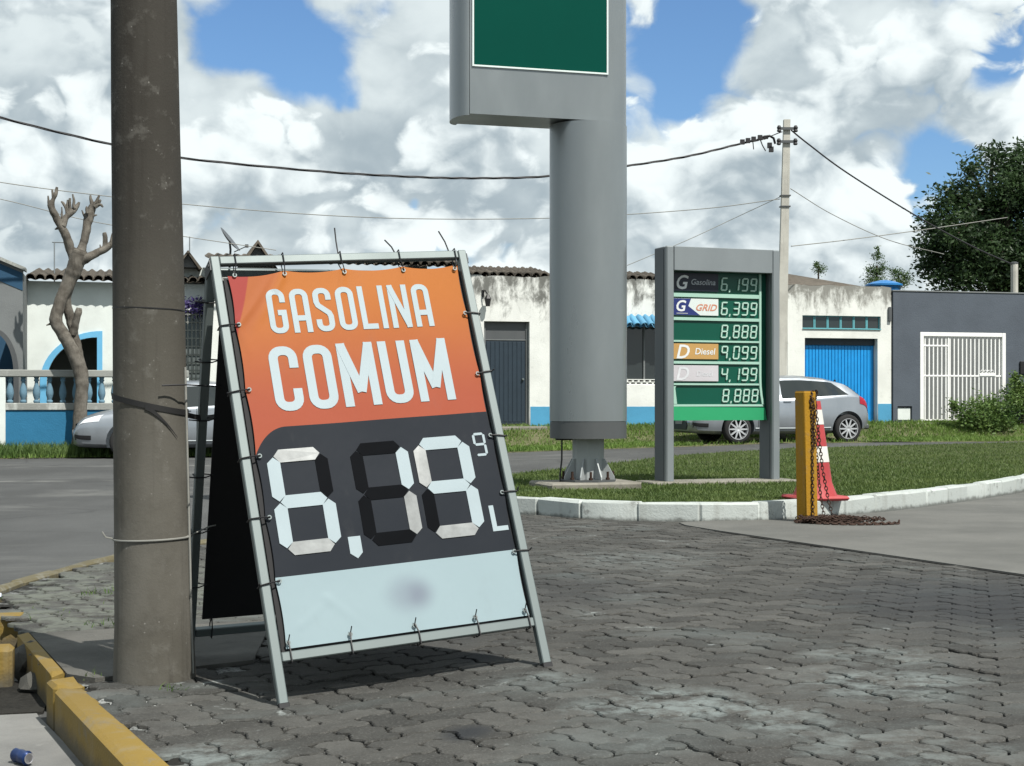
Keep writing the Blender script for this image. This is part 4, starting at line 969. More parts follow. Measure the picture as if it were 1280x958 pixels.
chain(ct, 'hanging_chain', hang, seed=1)
chain(ct, 'hanging_chain', [wp(.012, -.068, .9), wp(.03, -.069, .8), wp(.02, -.068, .7), wp(.028, -.068, .55)], seed=2)
chain(ct, 'hanging_chain', [wp(-.01, -.069, .84), wp(.0, -.069, .93), wp(.03, -.05, .955), wp(.062, -.03, .93), wp(.075, -.03, .8), wp(.09, -.04, .6), wp(.105, -.05, .4), wp(.135, -.07, .18), wp(.165, -.09, .02)], seed=3)
chain(ct, 'hanging_chain', [wp(.05, -.066, .9), wp(.058, -.06, .96), wp(.066, -.02, .9), wp(.07, -.03, .5), wp(.075, -.06, .2), wp(.09, -.085, .02)], seed=4)
q = random.Random(9)
for k in range(5):
    P = []; a0 = q.uniform(0, 6)
    for i in range(26):
        a = a0+i*.55; rr_ = .05+.10*q.random(); P.append(Vector((2.25+rr_*1.7*math.cos(a)+.012*i*(k % 2), 10.57+rr_*.8*math.sin(a), .016+.006*k+.03*q.random()*(1-rr_*5))))
    chain(ct, 'piled_chain', P, seed=20+k)
chain(ct, 'piled_chain', catmull([(2.06, 10.58, .012), (2.2, 10.43, .012), (2.4, 10.37, .012), (2.6, 10.39, .012), (2.72, 10.45, .014), (2.745, 10.49, .03)], 6), .04, .006, seed=40)
chain(ct, 'piled_chain', catmull([(2.06, 10.6, .014), (2.22, 10.46, .016), (2.42, 10.395, .014), (2.6, 10.405, .014), (2.7, 10.46, .014)], 6), .04, .006, seed=41)
# ------------------------------------------------------------------ houses along the street (frame: x along the front, y into the plot)
def house(name, label, u0, cat='house', v0=0.):
    p = W(u0, v0, 0); return thing(name, label, cat, p, TH)
def wall_open(x0, x1, z0, z1, ops, th=.2, y0=0., topj=0., seed=0):
    """wall from x0..x1, z0..z1 with rectangular openings (xa,xb,za,zb); only outer faces and reveals"""
    q = random.Random(seed)
    X = sorted(set([x0, x1]+[v for o in ops for v in o[:2]]+([x0+(x1-x0)*i/max(1, int((x1-x0)/.25)) for i in range(1, int((x1-x0)/.25))] if topj else []))); Z = sorted(set([z0, z1]+[v for o in ops for v in o[2:]]))
    m = MB(); vi = {}
    tj = {x: (q.uniform(-topj, topj*.4) if topj else 0) for x in X}
    def V(x, z, k):
        key = (x, z, k)
        if key not in vi: vi[key] = len(m.v); m.v.append((x, y0+(th if k else 0), z+(tj[x] if z == z1 else 0)))
        return vi[key]
    nx, nz = len(X)-1, len(Z)-1
    solid = lambda i, j: 0 <= i < nx and 0 <= j < nz and not any(o[0]-1e-6 <= X[i] and X[i+1] <= o[1]+1e-6 and o[2]-1e-6 <= Z[j] and Z[j+1] <= o[3]+1e-6 for o in ops)
    for i in range(nx):
        for j in range(nz):
            if not solid(i, j): continue
            a, b, c, d = X[i], X[i+1], Z[j], Z[j+1]
            m.f.append((V(a, c, 0), V(b, c, 0), V(b, d, 0), V(a, d, 0))); m.f.append((V(b, c, 1), V(a, c, 1), V(a, d, 1), V(b, d, 1)))
            if not solid(i-1, j): m.f.append((V(a, c, 1), V(a, c, 0), V(a, d, 0), V(a, d, 1)))
            if not solid(i+1, j): m.f.append((V(b, c, 0), V(b, c, 1), V(b, d, 1), V(b, d, 0)))
            if not solid(i, j-1): m.f.append((V(a, c, 1), V(b, c, 1), V(b, c, 0), V(a, c, 0)))
            if not solid(i, j+1): m.f.append((V(a, d, 0), V(b, d, 0), V(b, d, 1), V(a, d, 1)))
    return m
def tile_mesh(wd, L, seed):
    q = random.Random(seed); P = []
    for j in range(4):
        t = j/3; P.append([((wd*.5)*(1-.12*t)*math.cos(a)*-1+q.uniform(-.004, .004), t*L, wd*.42*(1-.12*t)*math.sin(a)) for a in np.linspace(0, math.pi, 7)])
    m = MB().grid(P); P2 = [[(x*.86, y, z-.016) for x, y, z in r_] for r_ in P]; m.grid(P2)
    k = len(P[0]); m.f += [(i, i+1, 4*k+i+1, 4*k+i) for i in range(k-1)]
    return m
TILES = [mesh_of('roof_tile', tile_mesh(.2, .42, i), M['tile'], 60) for i in range(3)]
TILESB = [mesh_of('roof_tile', tile_mesh(.17, .42, i+5), M['tilebl'], 60) for i in range(3)]
def tile_roof(par, x0, x1, y0, z0, depth, slope, tiles, pitch, mat, seed=0, rows_=0):
    """eave row of single clay tiles, channel tiles between, the rest of the slope one ribbed sheet"""
    q = random.Random(seed); n = int((x1-x0)/pitch); sl = math.atan(slope)
    for i in range(n+1):
        inst('roof_tile', q.choice(tiles), par, (x0+i*pitch, y0+q.uniform(-.03, .03), z0+q.uniform(-.008, .008)), (sl+q.uniform(-.02, .02), 0, q.uniform(-.04, .04)))
    xs_ = np.linspace(x0-pitch/2, x1+pitch/2, (n+1)*6+1); P = []
    for (y, dz) in [(y0+.03, -.045), (y0+.2, -.03)]+[(y0+.36+k*.4+e, .025+e*.1-.0) for k in range(int(depth/.4)) for e in (0, .36)]:
        P.append([(x, y, z0+dz+(y-y0)*slope+(.03 if y > y0+.25 else .015)*math.cos((x-x0)/pitch*2*math.pi)+.006*mnoise.noise(Vector((x*3, y*2, seed)))) for x in xs_])
    obj('tile_field', MB().grid(P), mat, par, smooth=60, kind='stuff')
def roof_slab(par, pts, mat, name='roof', th=.06):
    n = len(pts); m = MB(); m.add([p for p in pts]+[(x, y, z-th) for x, y, z in pts], [tuple(range(n)), tuple(range(n, 2*n))[::-1]]+[(i, n+i, n+(i+1) % n, (i+1) % n) for i in range(n)]); return obj(name, m, mat, par, smooth=0)
def Hbox(par, name, mat, *b, c=0., label=None):
    m = MB(); m.box(*b, c); return obj(name, m, mat, par, label=label)

# --- neighbour on the far left: grey gabled wall with an arch and a sloping blue band
vN = -.55; uN = fu(-150, vN); hn = house('arched_grey_house', 'grey wall with sloping dark blue band and arch at the far left edge', uN)
NX = lambda px: fu(px, vN)-uN
xe, xp = NX(28.5), NX(-70); za, zp = fz(338, 28, vN), fz(338, 28, vN)+(xe-xp)*.42
ztop_ = lambda x: za+(xe-x)*.42 if x > xp else zp-(xp-x)*.42
ac, ar, spr = NX(-8), NX(17)-NX(-8), fz(468, 0, vN); at_z = fz(417, 0, vN)-spr
arcp = [(ac+ar*math.cos(t), spr+at_z*math.sin(t)) for t in np.linspace(math.pi, 0, 22)]
m = MB(); full = [(0, -.3)]+[(0, ztop_(0)), (ac-ar, ztop_(ac-ar)), (ac-ar, -.3)]
m.prism_xz([(0, -.3), (ac-ar, -.3), (ac-ar, ztop_(ac-ar)), (xp, zp) if xp < ac-ar else (ac-ar, ztop_(ac-ar)), (0, ztop_(0))], vN, vN+.2)
for (x0_, z0_), (x1_, z1_) in zip(arcp, arcp[1:]): m.prism_xz([(x0_, z0_), (x1_, z1_), (x1_, ztop_(x1_)), (x0_, ztop_(x0_))], vN, vN+.2)
m.prism_xz([(ac+ar, -.3), (xe, -.3), (xe, ztop_(xe)), (ac+ar, ztop_(ac+ar))], vN, vN+.2)
obj('wall', m, M['greyw'], hn, smooth=0)  # one grey over the whole wall, with faint darker spots
m = MB(); arco = [(ac+(ar+.1)*math.cos(t), spr+(at_z+.1)*math.sin(t)) for t in np.linspace(math.pi, 0, 22)]
for i in range(21): m.prism_xz([arco[i], arco[i+1], arcp[i+1], arcp[i]], vN-.03, vN+.003)
m.prism_xz([(ac+ar, -.2), (ac+ar+.1, -.2), (ac+ar+.1, spr), (ac+ar, spr)], vN-.03, vN+.003); obj('arch_trim', m, M['greyd'], hn, smooth=20)
m = MB(); m.prism_xz([(xp, zp-.42), (xe-.002, za-.42), (xe-.002, za-.06), (xp, zp-.06)], vN-.012, vN+.003); obj('blue_band', m, M['navyw'], hn, smooth=0)
m = MB(); m.prism_xz([(xp, zp+.0), (xe+.06, za-.02), (xe+.06, za+.05), (xp, zp+.07)], vN-.12, vN+.35); obj('verge_coping', m, M['bal'], hn, smooth=0)
Hbox(hn, 'back_wall', M['navyw'], 0, xe-.2, 3., 3.2, -.3, za-.2); Hbox(hn, 'side_wall', M['greyw'], xe-.19, xe, vN+.201, 2.99, -.3, za-.05)

# --- white house with the balustrade
uA = fu(30, .9); ha = house('white_arch_house', 'white house with blue half arch behind the balustrade on the left', uA)
LX = fu(262, .9)-uA
zE = fz(351, 80, .9)
ax1 = fu(128, .9)-uA; ax0 = fu(50, .9)-uA; zA = fz(414, 128, .9); zAi = fz(421, 124, .9)
gx0, gx1 = fu(222, .9)-uA, fu(258, .9)-uA; gz0, gz1 = fz(478, 240, .9), fz(388, 240, .9)
tw_ = .14
# half arch opening: quarter ellipse rising to the right jamb
def qarc(x0, x1, zb_, zt_, n=16): return [(x1-(x1-x0)*math.cos(t), zb_+(zt_-zb_)*math.sin(t)) for t in np.linspace(0, math.pi/2, n)]
zlow = fz(478, 60, .9)
hole = [(ax0+tw_, z_b(uA)-.3)]+qarc(ax0+tw_, ax1-tw_*.8, zlow, zA-tw_)+[(ax1-tw_*.8, z_b(uA)-.3)]
Y9 = .9
m = MB()
def wall_poly(m, poly): m.prism_xz(poly, Y9, Y9+.2)
wall_poly(m, [(0, -.3), (ax0+tw_, -.3)]+hole[1:-1][:1]+[(ax0+tw_, zlow), (ax0+tw_, zE-.02), (0, zE-.02)])
m = MB(); pl = qarc(ax0+tw_, ax1-tw_*.8, zlow, zA-tw_)
n = len(pl)
vs_ = []
wall_poly(m, [(0, -.3), (ax0+tw_, -.3), (ax0+tw_, zE-.02), (0, zE-.02)])
for i in range(n-1): wall_poly(m, [pl[i], pl[i+1], (pl[i+1][0], zE-.02), (pl[i][0], zE-.02)])
m2 = wall_open(ax1-tw_*.8, LX, -.3, zE-.02, [(gx0, gx1, gz0, gz1)], .2, Y9); m.merge(m2)
obj('wall', m, M['white_a'], ha, smooth=20)
po_ = qarc(ax0, ax1, zlow, zA); pi_ = qarc(ax0+tw_, ax1-tw_*.8, zlow, zA-tw_)
m = MB(); ring = [(ax0, -.1)]+po_+[(ax1, -.1), (ax1-tw_*.8, -.1)]+pi_[::-1]+[(ax0+tw_, -.1)]
for i in range(len(po_)-1): m.prism_xz([po_[i], po_[i+1], pi_[i+1], pi_[i]], Y9-.03, Y9+.004)
m.prism_xz([(ax0, -.1), (ax0, zlow), (ax0+tw_, zlow), (ax0+tw_, -.1)], Y9-.03, Y9+.004); m.prism_xz([(ax1, -.1), (ax1, zA), (ax1-tw_*.8, zA-tw_), (ax1-tw_*.8, -.1)], Y9-.03, Y9+.004)
obj('arch_frame', m, M['arch'], ha, smooth=20)
Hbox(ha, 'porch_back_wall', M['greyw'], 0, LX, 2.6, 2.75, -.3, zE); Hbox(ha, 'porch_floor', M['slab'], 0, LX, .0, 2.59, -.2, .1)
m = MB()
for i in range(7): x = gx0+(gx1-gx0)*(i+.5)/7; m.box(x-.012, x+.012, Y9+.05, Y9+.07, gz0, gz1)
for i in range(9): z = gz0+(gz1-gz0)*(i+.5)/9; m.box(gx0, gx1, Y9+.045, Y9+.05, z-.012, z+.012)
obj('window_grille', m, M['bal'], ha); Hbox(ha, 'window_pane', M['glass'], gx0, gx1, Y9+.12, Y9+.13, gz0, gz1)
m = MB()
xx0 = gx0-.1
for i in range(8):
    for j in range(4): z = gz0+.0+.19*j; m.box(xx0+.1*i+(.05 if j % 2 else 0), xx0+.085+.1*i+(.05 if j % 2 else 0), Y9+.075, Y9+.11, z+.02, z+.17)
obj('lattice_blocks', m, M['brickw'], ha)
tile_roof(ha, .15, LX-.05, Y9-.36, zE+.03, 3.2, .12, TILES, .2, M['tile'], 1)
def leaves(mb, pts, size, q, flat=.0):
    for (x, y, z) in pts:
        s_ = size*q.uniform(.6, 1.25); a = Vector((q.gauss(0, 1), q.gauss(0, 1), q.gauss(0, .6))).normalized(); b = a.cross(Vector((q.gauss(0, 1), q.gauss(0, 1), q.gauss(0, 1)))).normalized()*.5
        p = Vector((x, y, z)); mb.add([p-a*s_*.5, p+b*s_*.42-a*s_*.05, p+a*s_*.5, p-b*s_*.42-a*s_*.05], [(0, 1, 2, 3)])
q = random.Random(31); mb = MB(); u_a, u_b = fu(222, .6), fu(262, .6); zf = fz(383, 240, .6)
leaves(mb, [tuple(W(q.uniform(u_a, u_b), .55+q.uniform(-.12, .2), zf+q.gauss(0, .09))) for _ in range(420)], .11, q)
tag(obj('flowering_vine', mb, M['purple'], smooth=0), 'purple flowering vine hanging under the tiled eave above the grille window', 'plant')

# --- balustrade
vB = -1.6; uB0, uB1 = fu(-30, vB), fu(236, vB)
hb = house('balustrade', 'low blue wall with weathered white balustrade rail and balusters on the left', uB0, 'balustrade', vB)
LB_ = uB1-uB0; zr1, zr0 = fz(462.5, 60, vB), fz(471.5, 60, vB); zb1, zb0 = fz(504, 60, vB), fz(513, 60, vB)
Hbox(hb, 'handrail', M['bal'], 0, LB_, -.07, .17, zr0, zr1, c=.015); Hbox(hb, 'bottom_rail', M['bal'], 0, LB_, -.04, .15, zb0, zb1, c=.012)
Hbox(hb, 'low_wall', M['dado_l'], 0, LB_, -.01, .13, -.4, zb0-.001)
hB = zr0-zb1; prof = [(.045, 0), (.055, .02), (.055, .05), (.035, .07), (.06, .16), (.066, .22), (.055, .32), (.036, .40), (.030, .46), (.045, .48), (.045, .50), (.034, .52)]
m = MB(); m.lathe([(r_*1.12, z*hB/.56) for r_, z in prof]+[(.05, hB*.96), (.05, hB)], 14); bme = mesh_of('baluster', m, M['baluster'], 50)
x0_ = fu(13, vB)-uB0; k = 0
pst = fu(3, vB)-uB0
x = x0_-3*.255
while x < LB_-.1:
    if abs(x-pst) > .14: inst('baluster', bme, hb, (x, .05, zb1))
    x += .2515; k += 1
Hbox(hb, 'pier', M['white_a'], pst-.09, pst+.06, -.055, .155, -.4, zr0-.001, c=.008); Hbox(hb, 'pier', M['white_a'], LB_-.15, LB_, -.055, .155, -.4, zr0-.001, c=.008)

# --- middle white house with the dark door
uM = fu(262, 0); hm = house('stained_white_house', 'white house with mould stained top, dark door and blue tiled awning behind the column', uM)
X = lambda px: fu(px)-uM
zT = fz(346, 680); LM = X(984)
dx0, dx1 = X(605), X(662); dz0, dz1 = fz(532, 635), fz(402, 635)
wx0, wx1 = X(776), X(868); wz0, wz1 = fz(474, 800), fz(404, 800)
w2a, w2b = X(470), X(540)
obj('wall', wall_open(0, LM, -.3, zT, [(dx0, dx1, dz0, dz1), (wx0, wx1, wz0-.14, wz1)], .22, 0, .035, 4), M['white_w'], hm, smooth=20)
# blue dado, 6 mm proud
zd = fz(508.5, 700)
for a, b in ((0, dx0-.02), (dx1+.02, LM)): Hbox(hm, 'dado', M['dado'], a, b, -.008, .05, -.35, zd)
# door leaf with ribs, transom, jamb, handle
dr = Hbox(hm, 'door', M['bluedk'], dx0+.06, dx1-.06, .13, .16, dz0+.04, dz1-.42)
m = MB(); nrib = 9; wdd = (dx1-dx0-.14)/nrib
for i in range(nrib): m.box(dx0+.07+i*wdd+.012, dx0+.07+(i+1)*wdd-.012, .118, .131, dz0+.08, dz1-.46, .004)
obj('door_rib', m, M['bluedk'], dr); m = MB(); m.lathe([(.018, 0), (.03, .02), (.02, .05)], 10); m.xf(Matrix.Translation((dx1-.13, .12, dz0+1.05)) @ Matrix.Rotation(R(90), 4, 'X')); obj('door_knob', m, M['galv'], dr)
Hbox(hm, 'transom', M['greyd'], dx0+.06, dx1-.06, .13, .15, dz1-.41, dz1-.005)
m = MB(); m.box(dx0+.001, dx0+.059, .10, .17, dz0, dz1-.001); m.box(dx1-.059, dx1-.001, .10, .17, dz0, dz1-.001); m.box(dx0+.06, dx1-.06, .115, .165, dz1-.425, dz1-.405); obj('door_frame', m, M['greyw'], hm)
Hbox(hm, 'door_step', M['padconc'], dx0-.15, dx1+.3, -.45, -.001, dz0-.3, dz0-.02, c=.02)
# wall lantern beside the door
wl = MB(); lx, lz = X(606), fz(377, 606); wl.tube([(lx-.04, -.02, lz+.22), (lx-.02, -.12, lz+.24), (lx+.02, -.16, lz+.16)], .014, 6); wl.box(lx-.07, lx-.02, -.03, -.001, lz+.1, lz+.26)
obj('lantern_bracket', wl, M['black'], hm); m = MB(); m.lathe([(.05, lz-.12), (.075, lz+.04), (.085, lz+.05), (.02, lz+.15)], 6, lx+.03, -.17); obj('lantern', m, M['black'], hm, smooth=0)
# window: dark room, mullion, tiled awning, pierced sill course
Hbox(hm, 'room_shade', M['dark'], wx0-.2, wx1+.2, .9, 1.0, wz0-.4, wz1+.3)
m = MB(); 
for px in (807, 840): m.box(X(px)-.018, X(px)+.018, .09, .12, wz0, wz1-.09)
m.box(wx0+.001, wx1-.001, .085, .125, wz1-.09, wz1-.06); obj('mullion', m, M['greyw'], hm)
Hbox(hm, 'window_pane', M['glass'], wx0+.001, wx1-.001, .13, .14, wz0, wz1-.09)
Hbox(hm, 'lintel', M['bal'], wx0+.001, wx1-.001, .02, .16, wz1-.055, wz1-.001)
m = MB(); z = wz0-.139; nb = 13; bw = (wx1-wx0)/nb
m.box(wx0+.001, wx1-.001, .03, .17, z, z+.025); m.box(wx0+.001, wx1-.001, .03, .17, z+.062, z+.078); m.box(wx0+.001, wx1-.001, .03, .17, z+.118, z+.137)
for i in range(nb*2):
    x = wx0+i*bw/2+.01; m.box(x, x+.045, .035, .165, z+.0255 if i % 2 else z+.0785, z+.0615 if i % 2 else z+.1175)
obj('pierced_sill', m, M['white_w'], hm)
tile_roof(hm, wx0-.25, wx1+.3, -.42, fz(407, 800, -.4), .55, .55, TILESB, .17, M['tilebl'], 9)
# roofs behind the parapet
tile_roof(hm, X(585), X(690), .02, zT+.01, 1.6, .16, TILES, .2, M['tile'], 12); tile_roof(hm, X(770), X(840), .0, zT-.0, 1.6, .14, TILES, .2, M['tile'], 13); tile_roof(hm, .1, X(580), -.2, zT+.20, 2.0, .12, TILES, .2, M['tile'], 14)
zz = zT+.06
roof_slab(hm, [(X(575), .4, zz), (X(690), .4, zz), (X(672), 3.2, zz+.22), (X(640), 3.4, zz+.42), (X(600), 3.2, zz+.25)], M['tile'])
roof_slab(hm, [(X(700), .4, zz-.12), (X(930), .4, zz-.15), (X(930), 4, zz-.05), (X(790), 4, zz+.35), (X(740), 4, zz+.3)], M['tile'])
Hbox(hm, 'back_wall', M['white_a'], 0, LM, 5.8, 6.0, -.3, zT-.1); Hbox(hm, 'end_wall', M['white_a'], .001, .2, .23, 5.79, -.3, zT-.1)
# the small gables and chimney box above the sign
for (px0, px1, pz, nm) in ((226, 248, 318, 'gable'), (308, 345, 305, 'gable')):
    a, b = X(px0), X(px1); zb_ = fz(334, px0, 1.); zp = fz(pz, px0, 1.); mm = (a+b)/2
    m = MB(); m.prism_xz([(a, zb_), (b, zb_), (mm, zp)], 1.0, 3.0); g_ = obj(nm, m, M['greyw'], hm, smooth=0)
    m = MB(); m.prism_xz([(a-.12, zb_-.04), (a-.06, zb_-.06), (mm, zp+.005), (b+.06, zb_-.06), (b+.12, zb_-.04), (mm, zp+.08)], .8, 3.1); obj('gable_roof', m, M['tile'], g_, smooth=0)
Hbox(hm, 'chimney_box', M['greyw'], X(531), X(556), 2.0, 2.5, zT, fz(319, 543, 2.0)); Hbox(hm, 'front_gable_wall', M['white_a'], X(216), X(262), 1.4, 1.6, zT-.4, fz(334, 230, 1.4))
# satellite dish
dp = W(fu(287, 1.2), 1.2, 0); sdh = thing('satellite_dish', 'dark satellite dish seen nearly edge on above the sign', 'satellite dish', (dp.x, dp.y, fz(318, 285, 1.2)))
m = MB(); Pq = []
for i in range(7): r_ = .42*i/6; Pq.append([(r_*math.cos(a)*.8, r_*math.sin(a), .35*r_*r_) for a in np.linspace(0, 2*math.pi, 25)])
m.grid(Pq); m.xf(Matrix.Translation((-.03, 0, .30)) @ Matrix.Rotation(R(-20), 4, 'Y') @ Matrix.Rotation(R(72), 4, 'Y') @ Matrix.Rotation(R(0), 4, 'Z')); obj('dish', m, M['dish'], sdh, smooth=60)
m = MB(); m.tube([(.0, 0, -.3), (.02, 0, .1), (0, 0, .3)], .025, 8); m.tube([(.1, 0, .05), (.38, 0, .18)], .012, 6); m.box(.35, .42, -.03, .03, .15, .22); obj('mast', m, M['greyd'], sdh)
# roof aerials
for px, py0, py1, lab, bar_ in ((68, 338, 303, 'thin T shaped aerial on the tiled roof left of the bare tree', 1), (237, 330, 296, 'thin aerial rod over the roof between pole and sign', 0)):
    p = W(fu(px, 1.6), 1.6, 0); z0_, z1_ = fz(py0+14, px, 1.6), fz(py1, px, 1.6); m = MB(); m.tube([(p.x, p.y, z0_), (p.x, p.y, z1_)], .014, 6)
    if bar_: m.tube([(p.x-.05, p.y, z1_), (p.x+.32, p.y, z1_-.01)], .014, 6)
    tag(obj('aerial', m, M['greyt']), lab, 'aerial')

# --- garage house
uG = fu(984, 0)+.01; hg = house('garage_house', 'white stained garage with bright blue door and strip window', uG)
X = lambda px: fu(px)-uG
zT = fz(357, 1050); LG = X(1114)
gx0, gx1, gz0, gz1 = X(1006), X(1097), z_b(uG)-.02, fz(423, 1050); sx0, sx1, sz0, sz1 = X(1003), X(1101), fz(412, 1050), fz(395, 1050)
obj('wall', wall_open(0, LG, -.2, zT, [(gx0, gx1, gz0, gz1), (sx0, sx1, sz0, sz1)], .25, 0, .03, 8), M['white_c'], hg, smooth=20)
Hbox(hg, 'dado', M['dado'], gx1+.01, LG, -.008, .05, -.3, fz(505, 1105)); Hbox(hg, 'dado', M['dado'], 0, gx0-.01, -.008, .05, -.3, fz(506, 990))
gd = Hbox(hg, 'garage_door', M['blue'], gx0+.005, gx1-.005, .19, .22, gz0, gz1-.002)
nr = 22; wd = (gx1-gx0-.04)/nr; rm = MB(); rm.box(.006, wd-.006, .172, .191, gz0+.03, gz1-.17, .006); rme = mesh_of('door_rib', rm, M['blue'])
for i in range(nr): inst('door_rib', rme, gd, (gx0+.02+i*wd, 0, 0))
Hbox(gd, 'door_hood', M['bluedk'], gx0+.006, gx1-.006, .14, .188, gz1-.16, gz1-.004); m = MB(); m.lathe([(.02, 0), (.03, .02), (.02, .04)], 10); m.xf(Matrix.Translation(((gx0+gx1)/2-.1, .172, gz0+1.05)) @ Matrix.Rotation(R(90), 4, 'X')); obj('lock', m, M['black'], gd)
Hbox(hg, 'room_shade', M['dark'], sx0-.1, sx1+.1, .6, .65, sz0-.1, sz1+.1)
nw = 6; ww = (sx1-sx0)/nw
for i in range(nw):
    f_ = MB(); a, b = sx0+i*ww+.004, sx0+(i+1)*ww-.004
    f_.box(a, a+.022, .06, .10, sz0+.002, sz1-.002); f_.box(b-.022, b, .06, .10, sz0+.002, sz1-.002); f_.box(a+.0225, b-.0225, .062, .098, sz0+.002, sz0+.035); f_.box(a+.0225, b-.0225, .062, .098, sz1-.02, sz1-.002)
    fo_ = obj('window_frame', f_, M['teal'], hg); Hbox(fo_, 'pane', M['glass'], a+.0225, b-.0225, .075, .08, sz0+.035, sz1-.02)
Hbox(hg, 'sill', M['teal'], sx0, sx1, -.03, .055, sz0-.001, sz0+.02, c=.004)
yb_ = .3; zr = zT+.02
zr_ = zT-.06; ap = (X(1026), 2.6, fz(337.5, 1026, 2.6)); e4 = [(-.1, .27, zr_), (LG+.05, .27, zr_-.02), (LG+.05, 5.7, zr_), (-.1, 5.7, zr_)]
m = MB(); ap2 = (X(1040), 3.2, fz(341.5, 1040, 3.2)); m.add(e4+[ap, ap2], [(0, 1, 5, 4), (1, 2, 5), (2, 3, 4, 5), (3, 0, 4), (3, 2, 1, 0)]); obj('roof', m, M['tile'], hg, smooth=0)
Hbox(hg, 'back_wall', M['white_a'], 0, LG, 5.8, 6.0, -.3, zT-.1)
Hbox(hg, 'meter_box', M['greyd'], LG-.09, LG-.01, -.06, -.009, fz(402, 1112), fz(384, 1112), c=.006)

# --- slate grey wall with white gate
uS = fu(1115.5, 0); hs = house('grey_wall', 'smooth slate grey street wall with a white barred gate on the right', uS, 'wall')
X = lambda px: fu(px)-uS
zT = fz(365.5, 1160); LS = X(1560); qx0, qx1 = X(1149), X(1256); qz0, qz1 = z_b(uS)-.0, fz(416, 1200); nx0, nx1, nz0, nz1 = X(1121), X(1139), fz(526, 1130), fz(508, 1130)
obj('wall', wall_open(0, LS, -.2, zT, [(qx0, qx1, qz0, qz1), (nx0, nx1, nz0, nz1)], .22, -.04), M['slate'], hs, smooth=20)
Hbox(hs, 'coping', M['greyw'], -.02, LS, -.06, .2, zT+.001, zT+.035, c=.008)
gt = thing('barred_gate', 'white metal gate of vertical bars set in the slate grey wall', 'gate', W(uS, 0, 0), TH)
fw = .1
m = MB(); m.box(qx0+.002, qx0+fw, -.05, .06, qz0, qz1-.002, .005); m.box(qx1-fw, qx1-.002, -.05, .06, qz0, qz1-.002, .005); m.box(qx0+fw+.001, qx1-fw-.001, -.048, .058, qz1-fw, qz1-.002, .005); obj('gate_frame', m, M['whitem'], gt)
bm0 = MB(); bm0.box(-.017, .017, -.01, .02, qz0+.07, qz1-fw-.002, .003); bmm = mesh_of('gate_bar', bm0, M['whitem']); nb = 19; bx = (qx1-qx0-2*fw)/nb
for i in range(nb): inst('gate_bar', bmm, gt, (qx0+fw+bx*(i+.5), 0, 0))
xm = qx0+fw+bx*6
for (a, b, z) in ((qx0+fw+.002, qx1-fw-.002, qz0+.03), (qx0+fw+.002, qx1-fw-.002, qz0+1.12), (qx0+fw+.002, xm, qz1-fw-.25)): Hbox(gt, 'cross_bar', M['whitem'], a, b, -.018, .028, z, z+.04, c=.003)
Hbox(gt, 'meeting_stile', M['whitem'], xm-.012, xm+.03, -.02, .03, qz0+.05, qz1-fw-.004, c=.003)
m = MB(); lx = qx1-fw-bx*3.5; m.box(lx-.22, lx+.22, -.03, -.019, qz0+1.14, qz0+1.21, .003); 
for k in range(4): m.tube([(lx-.16+k*.1+.035*math.cos(a), -.025, qz0+1.25+.035*math.sin(a)) for a in np.linspace(0, 6.283, 9)], .008, 4, cap=False)
obj('gate_latch', m, M['whitem'], gt)
Hbox(hs, 'yard_wall', M['greyw'], qx0-2, qx1+2, 3.2, 3.4, -.2, zT-.5); Hbox(hs, 'yard_floor', M['slab'], qx0-2, qx1+2, .19, 3.19, qz0-.3, qz0-.02); Hbox(hs, 'threshold', M['padconc'], qx0-.25, qx1+.3, -.35, -.05, qz0-.35, qz0-.01, c=.02)
m = MB(); m.box(nx0+.02, nx1-.02, .0, .1, nz0+.01, nz1-.04, .01); obj('meter_case', m, M['white_a'], hs); m = MB(); m.box(nx0+.001, nx1-.001, .101, .12, nz0+.001, nz1-.001); obj('niche_back', m, M['dark'], hs)
m = MB(); m.box(X(1273), X(1290), -.09, -.041, fz(468, 1278), fz(452, 1278), .01); obj('letter_box', m, M['black'], hs)

# ------------------------------------------------------------------ poles and wires
YU = W(fu(978, -1.2), -1.2).y
ub = at(974.5, 545, YU); ub.z = z_vg(fu(978, -1.2), -1.2)
up_ = thing('utility_pole', 'slim pale concrete utility pole between price board and garage', 'pole', ub)
top = at(983.5, 150, YU)-ub; k = Vector((top.x/top.z, 0))
m = MB()
Pz = [-.3, top.z]
for z in Pz:
    w_ = .125-.007*z; d_3 = .1-.005*z; cx = k.x*z
    m.v += [(cx-w_, -d_3, z), (cx+w_, -d_3, z), (cx+w_, d_3, z), (cx-w_, d_3, z)]
m.f += [(0, 1, 5, 4), (1, 2, 6, 5), (2, 3, 7, 6), (3, 0, 4, 7), (4, 5, 6, 7)]
obj('shaft', m, M['utilconc'], up_, smooth=0)
for dz in (.22, .52):
    z = top.z-dz; m = MB(); cx = k.x*z; m.box(cx-.16, cx+.16, -.12, -.09, z-.03, z+.03); obj('clamp', m, M['greyd'], up_)
    for s in (-1, 1): m = MB(); m.lathe([(.03, z-.08), (.055, z-.06), (.04, z-.02), (.055, z+.02), (.03, z+.07)], 10, cx+s*.19, -.1); obj('insulator', m, M['wire'], up_)
for dz in (1.75, 2.0): z = top.z-dz; m = MB(); m.box(k.x*z-.118, k.x*z+.118, -.098, .098, z-.012, z+.012); obj('band', m, M['greyd'], up_)
gp = W(fu(1268, .6), .6, 0); gpb = fz(368, 1268, .6)-.6
gpt = thing('service_post', 'thin grey metal post standing behind the slate wall under the big tree', 'post', (gp.x, gp.y, gpb))
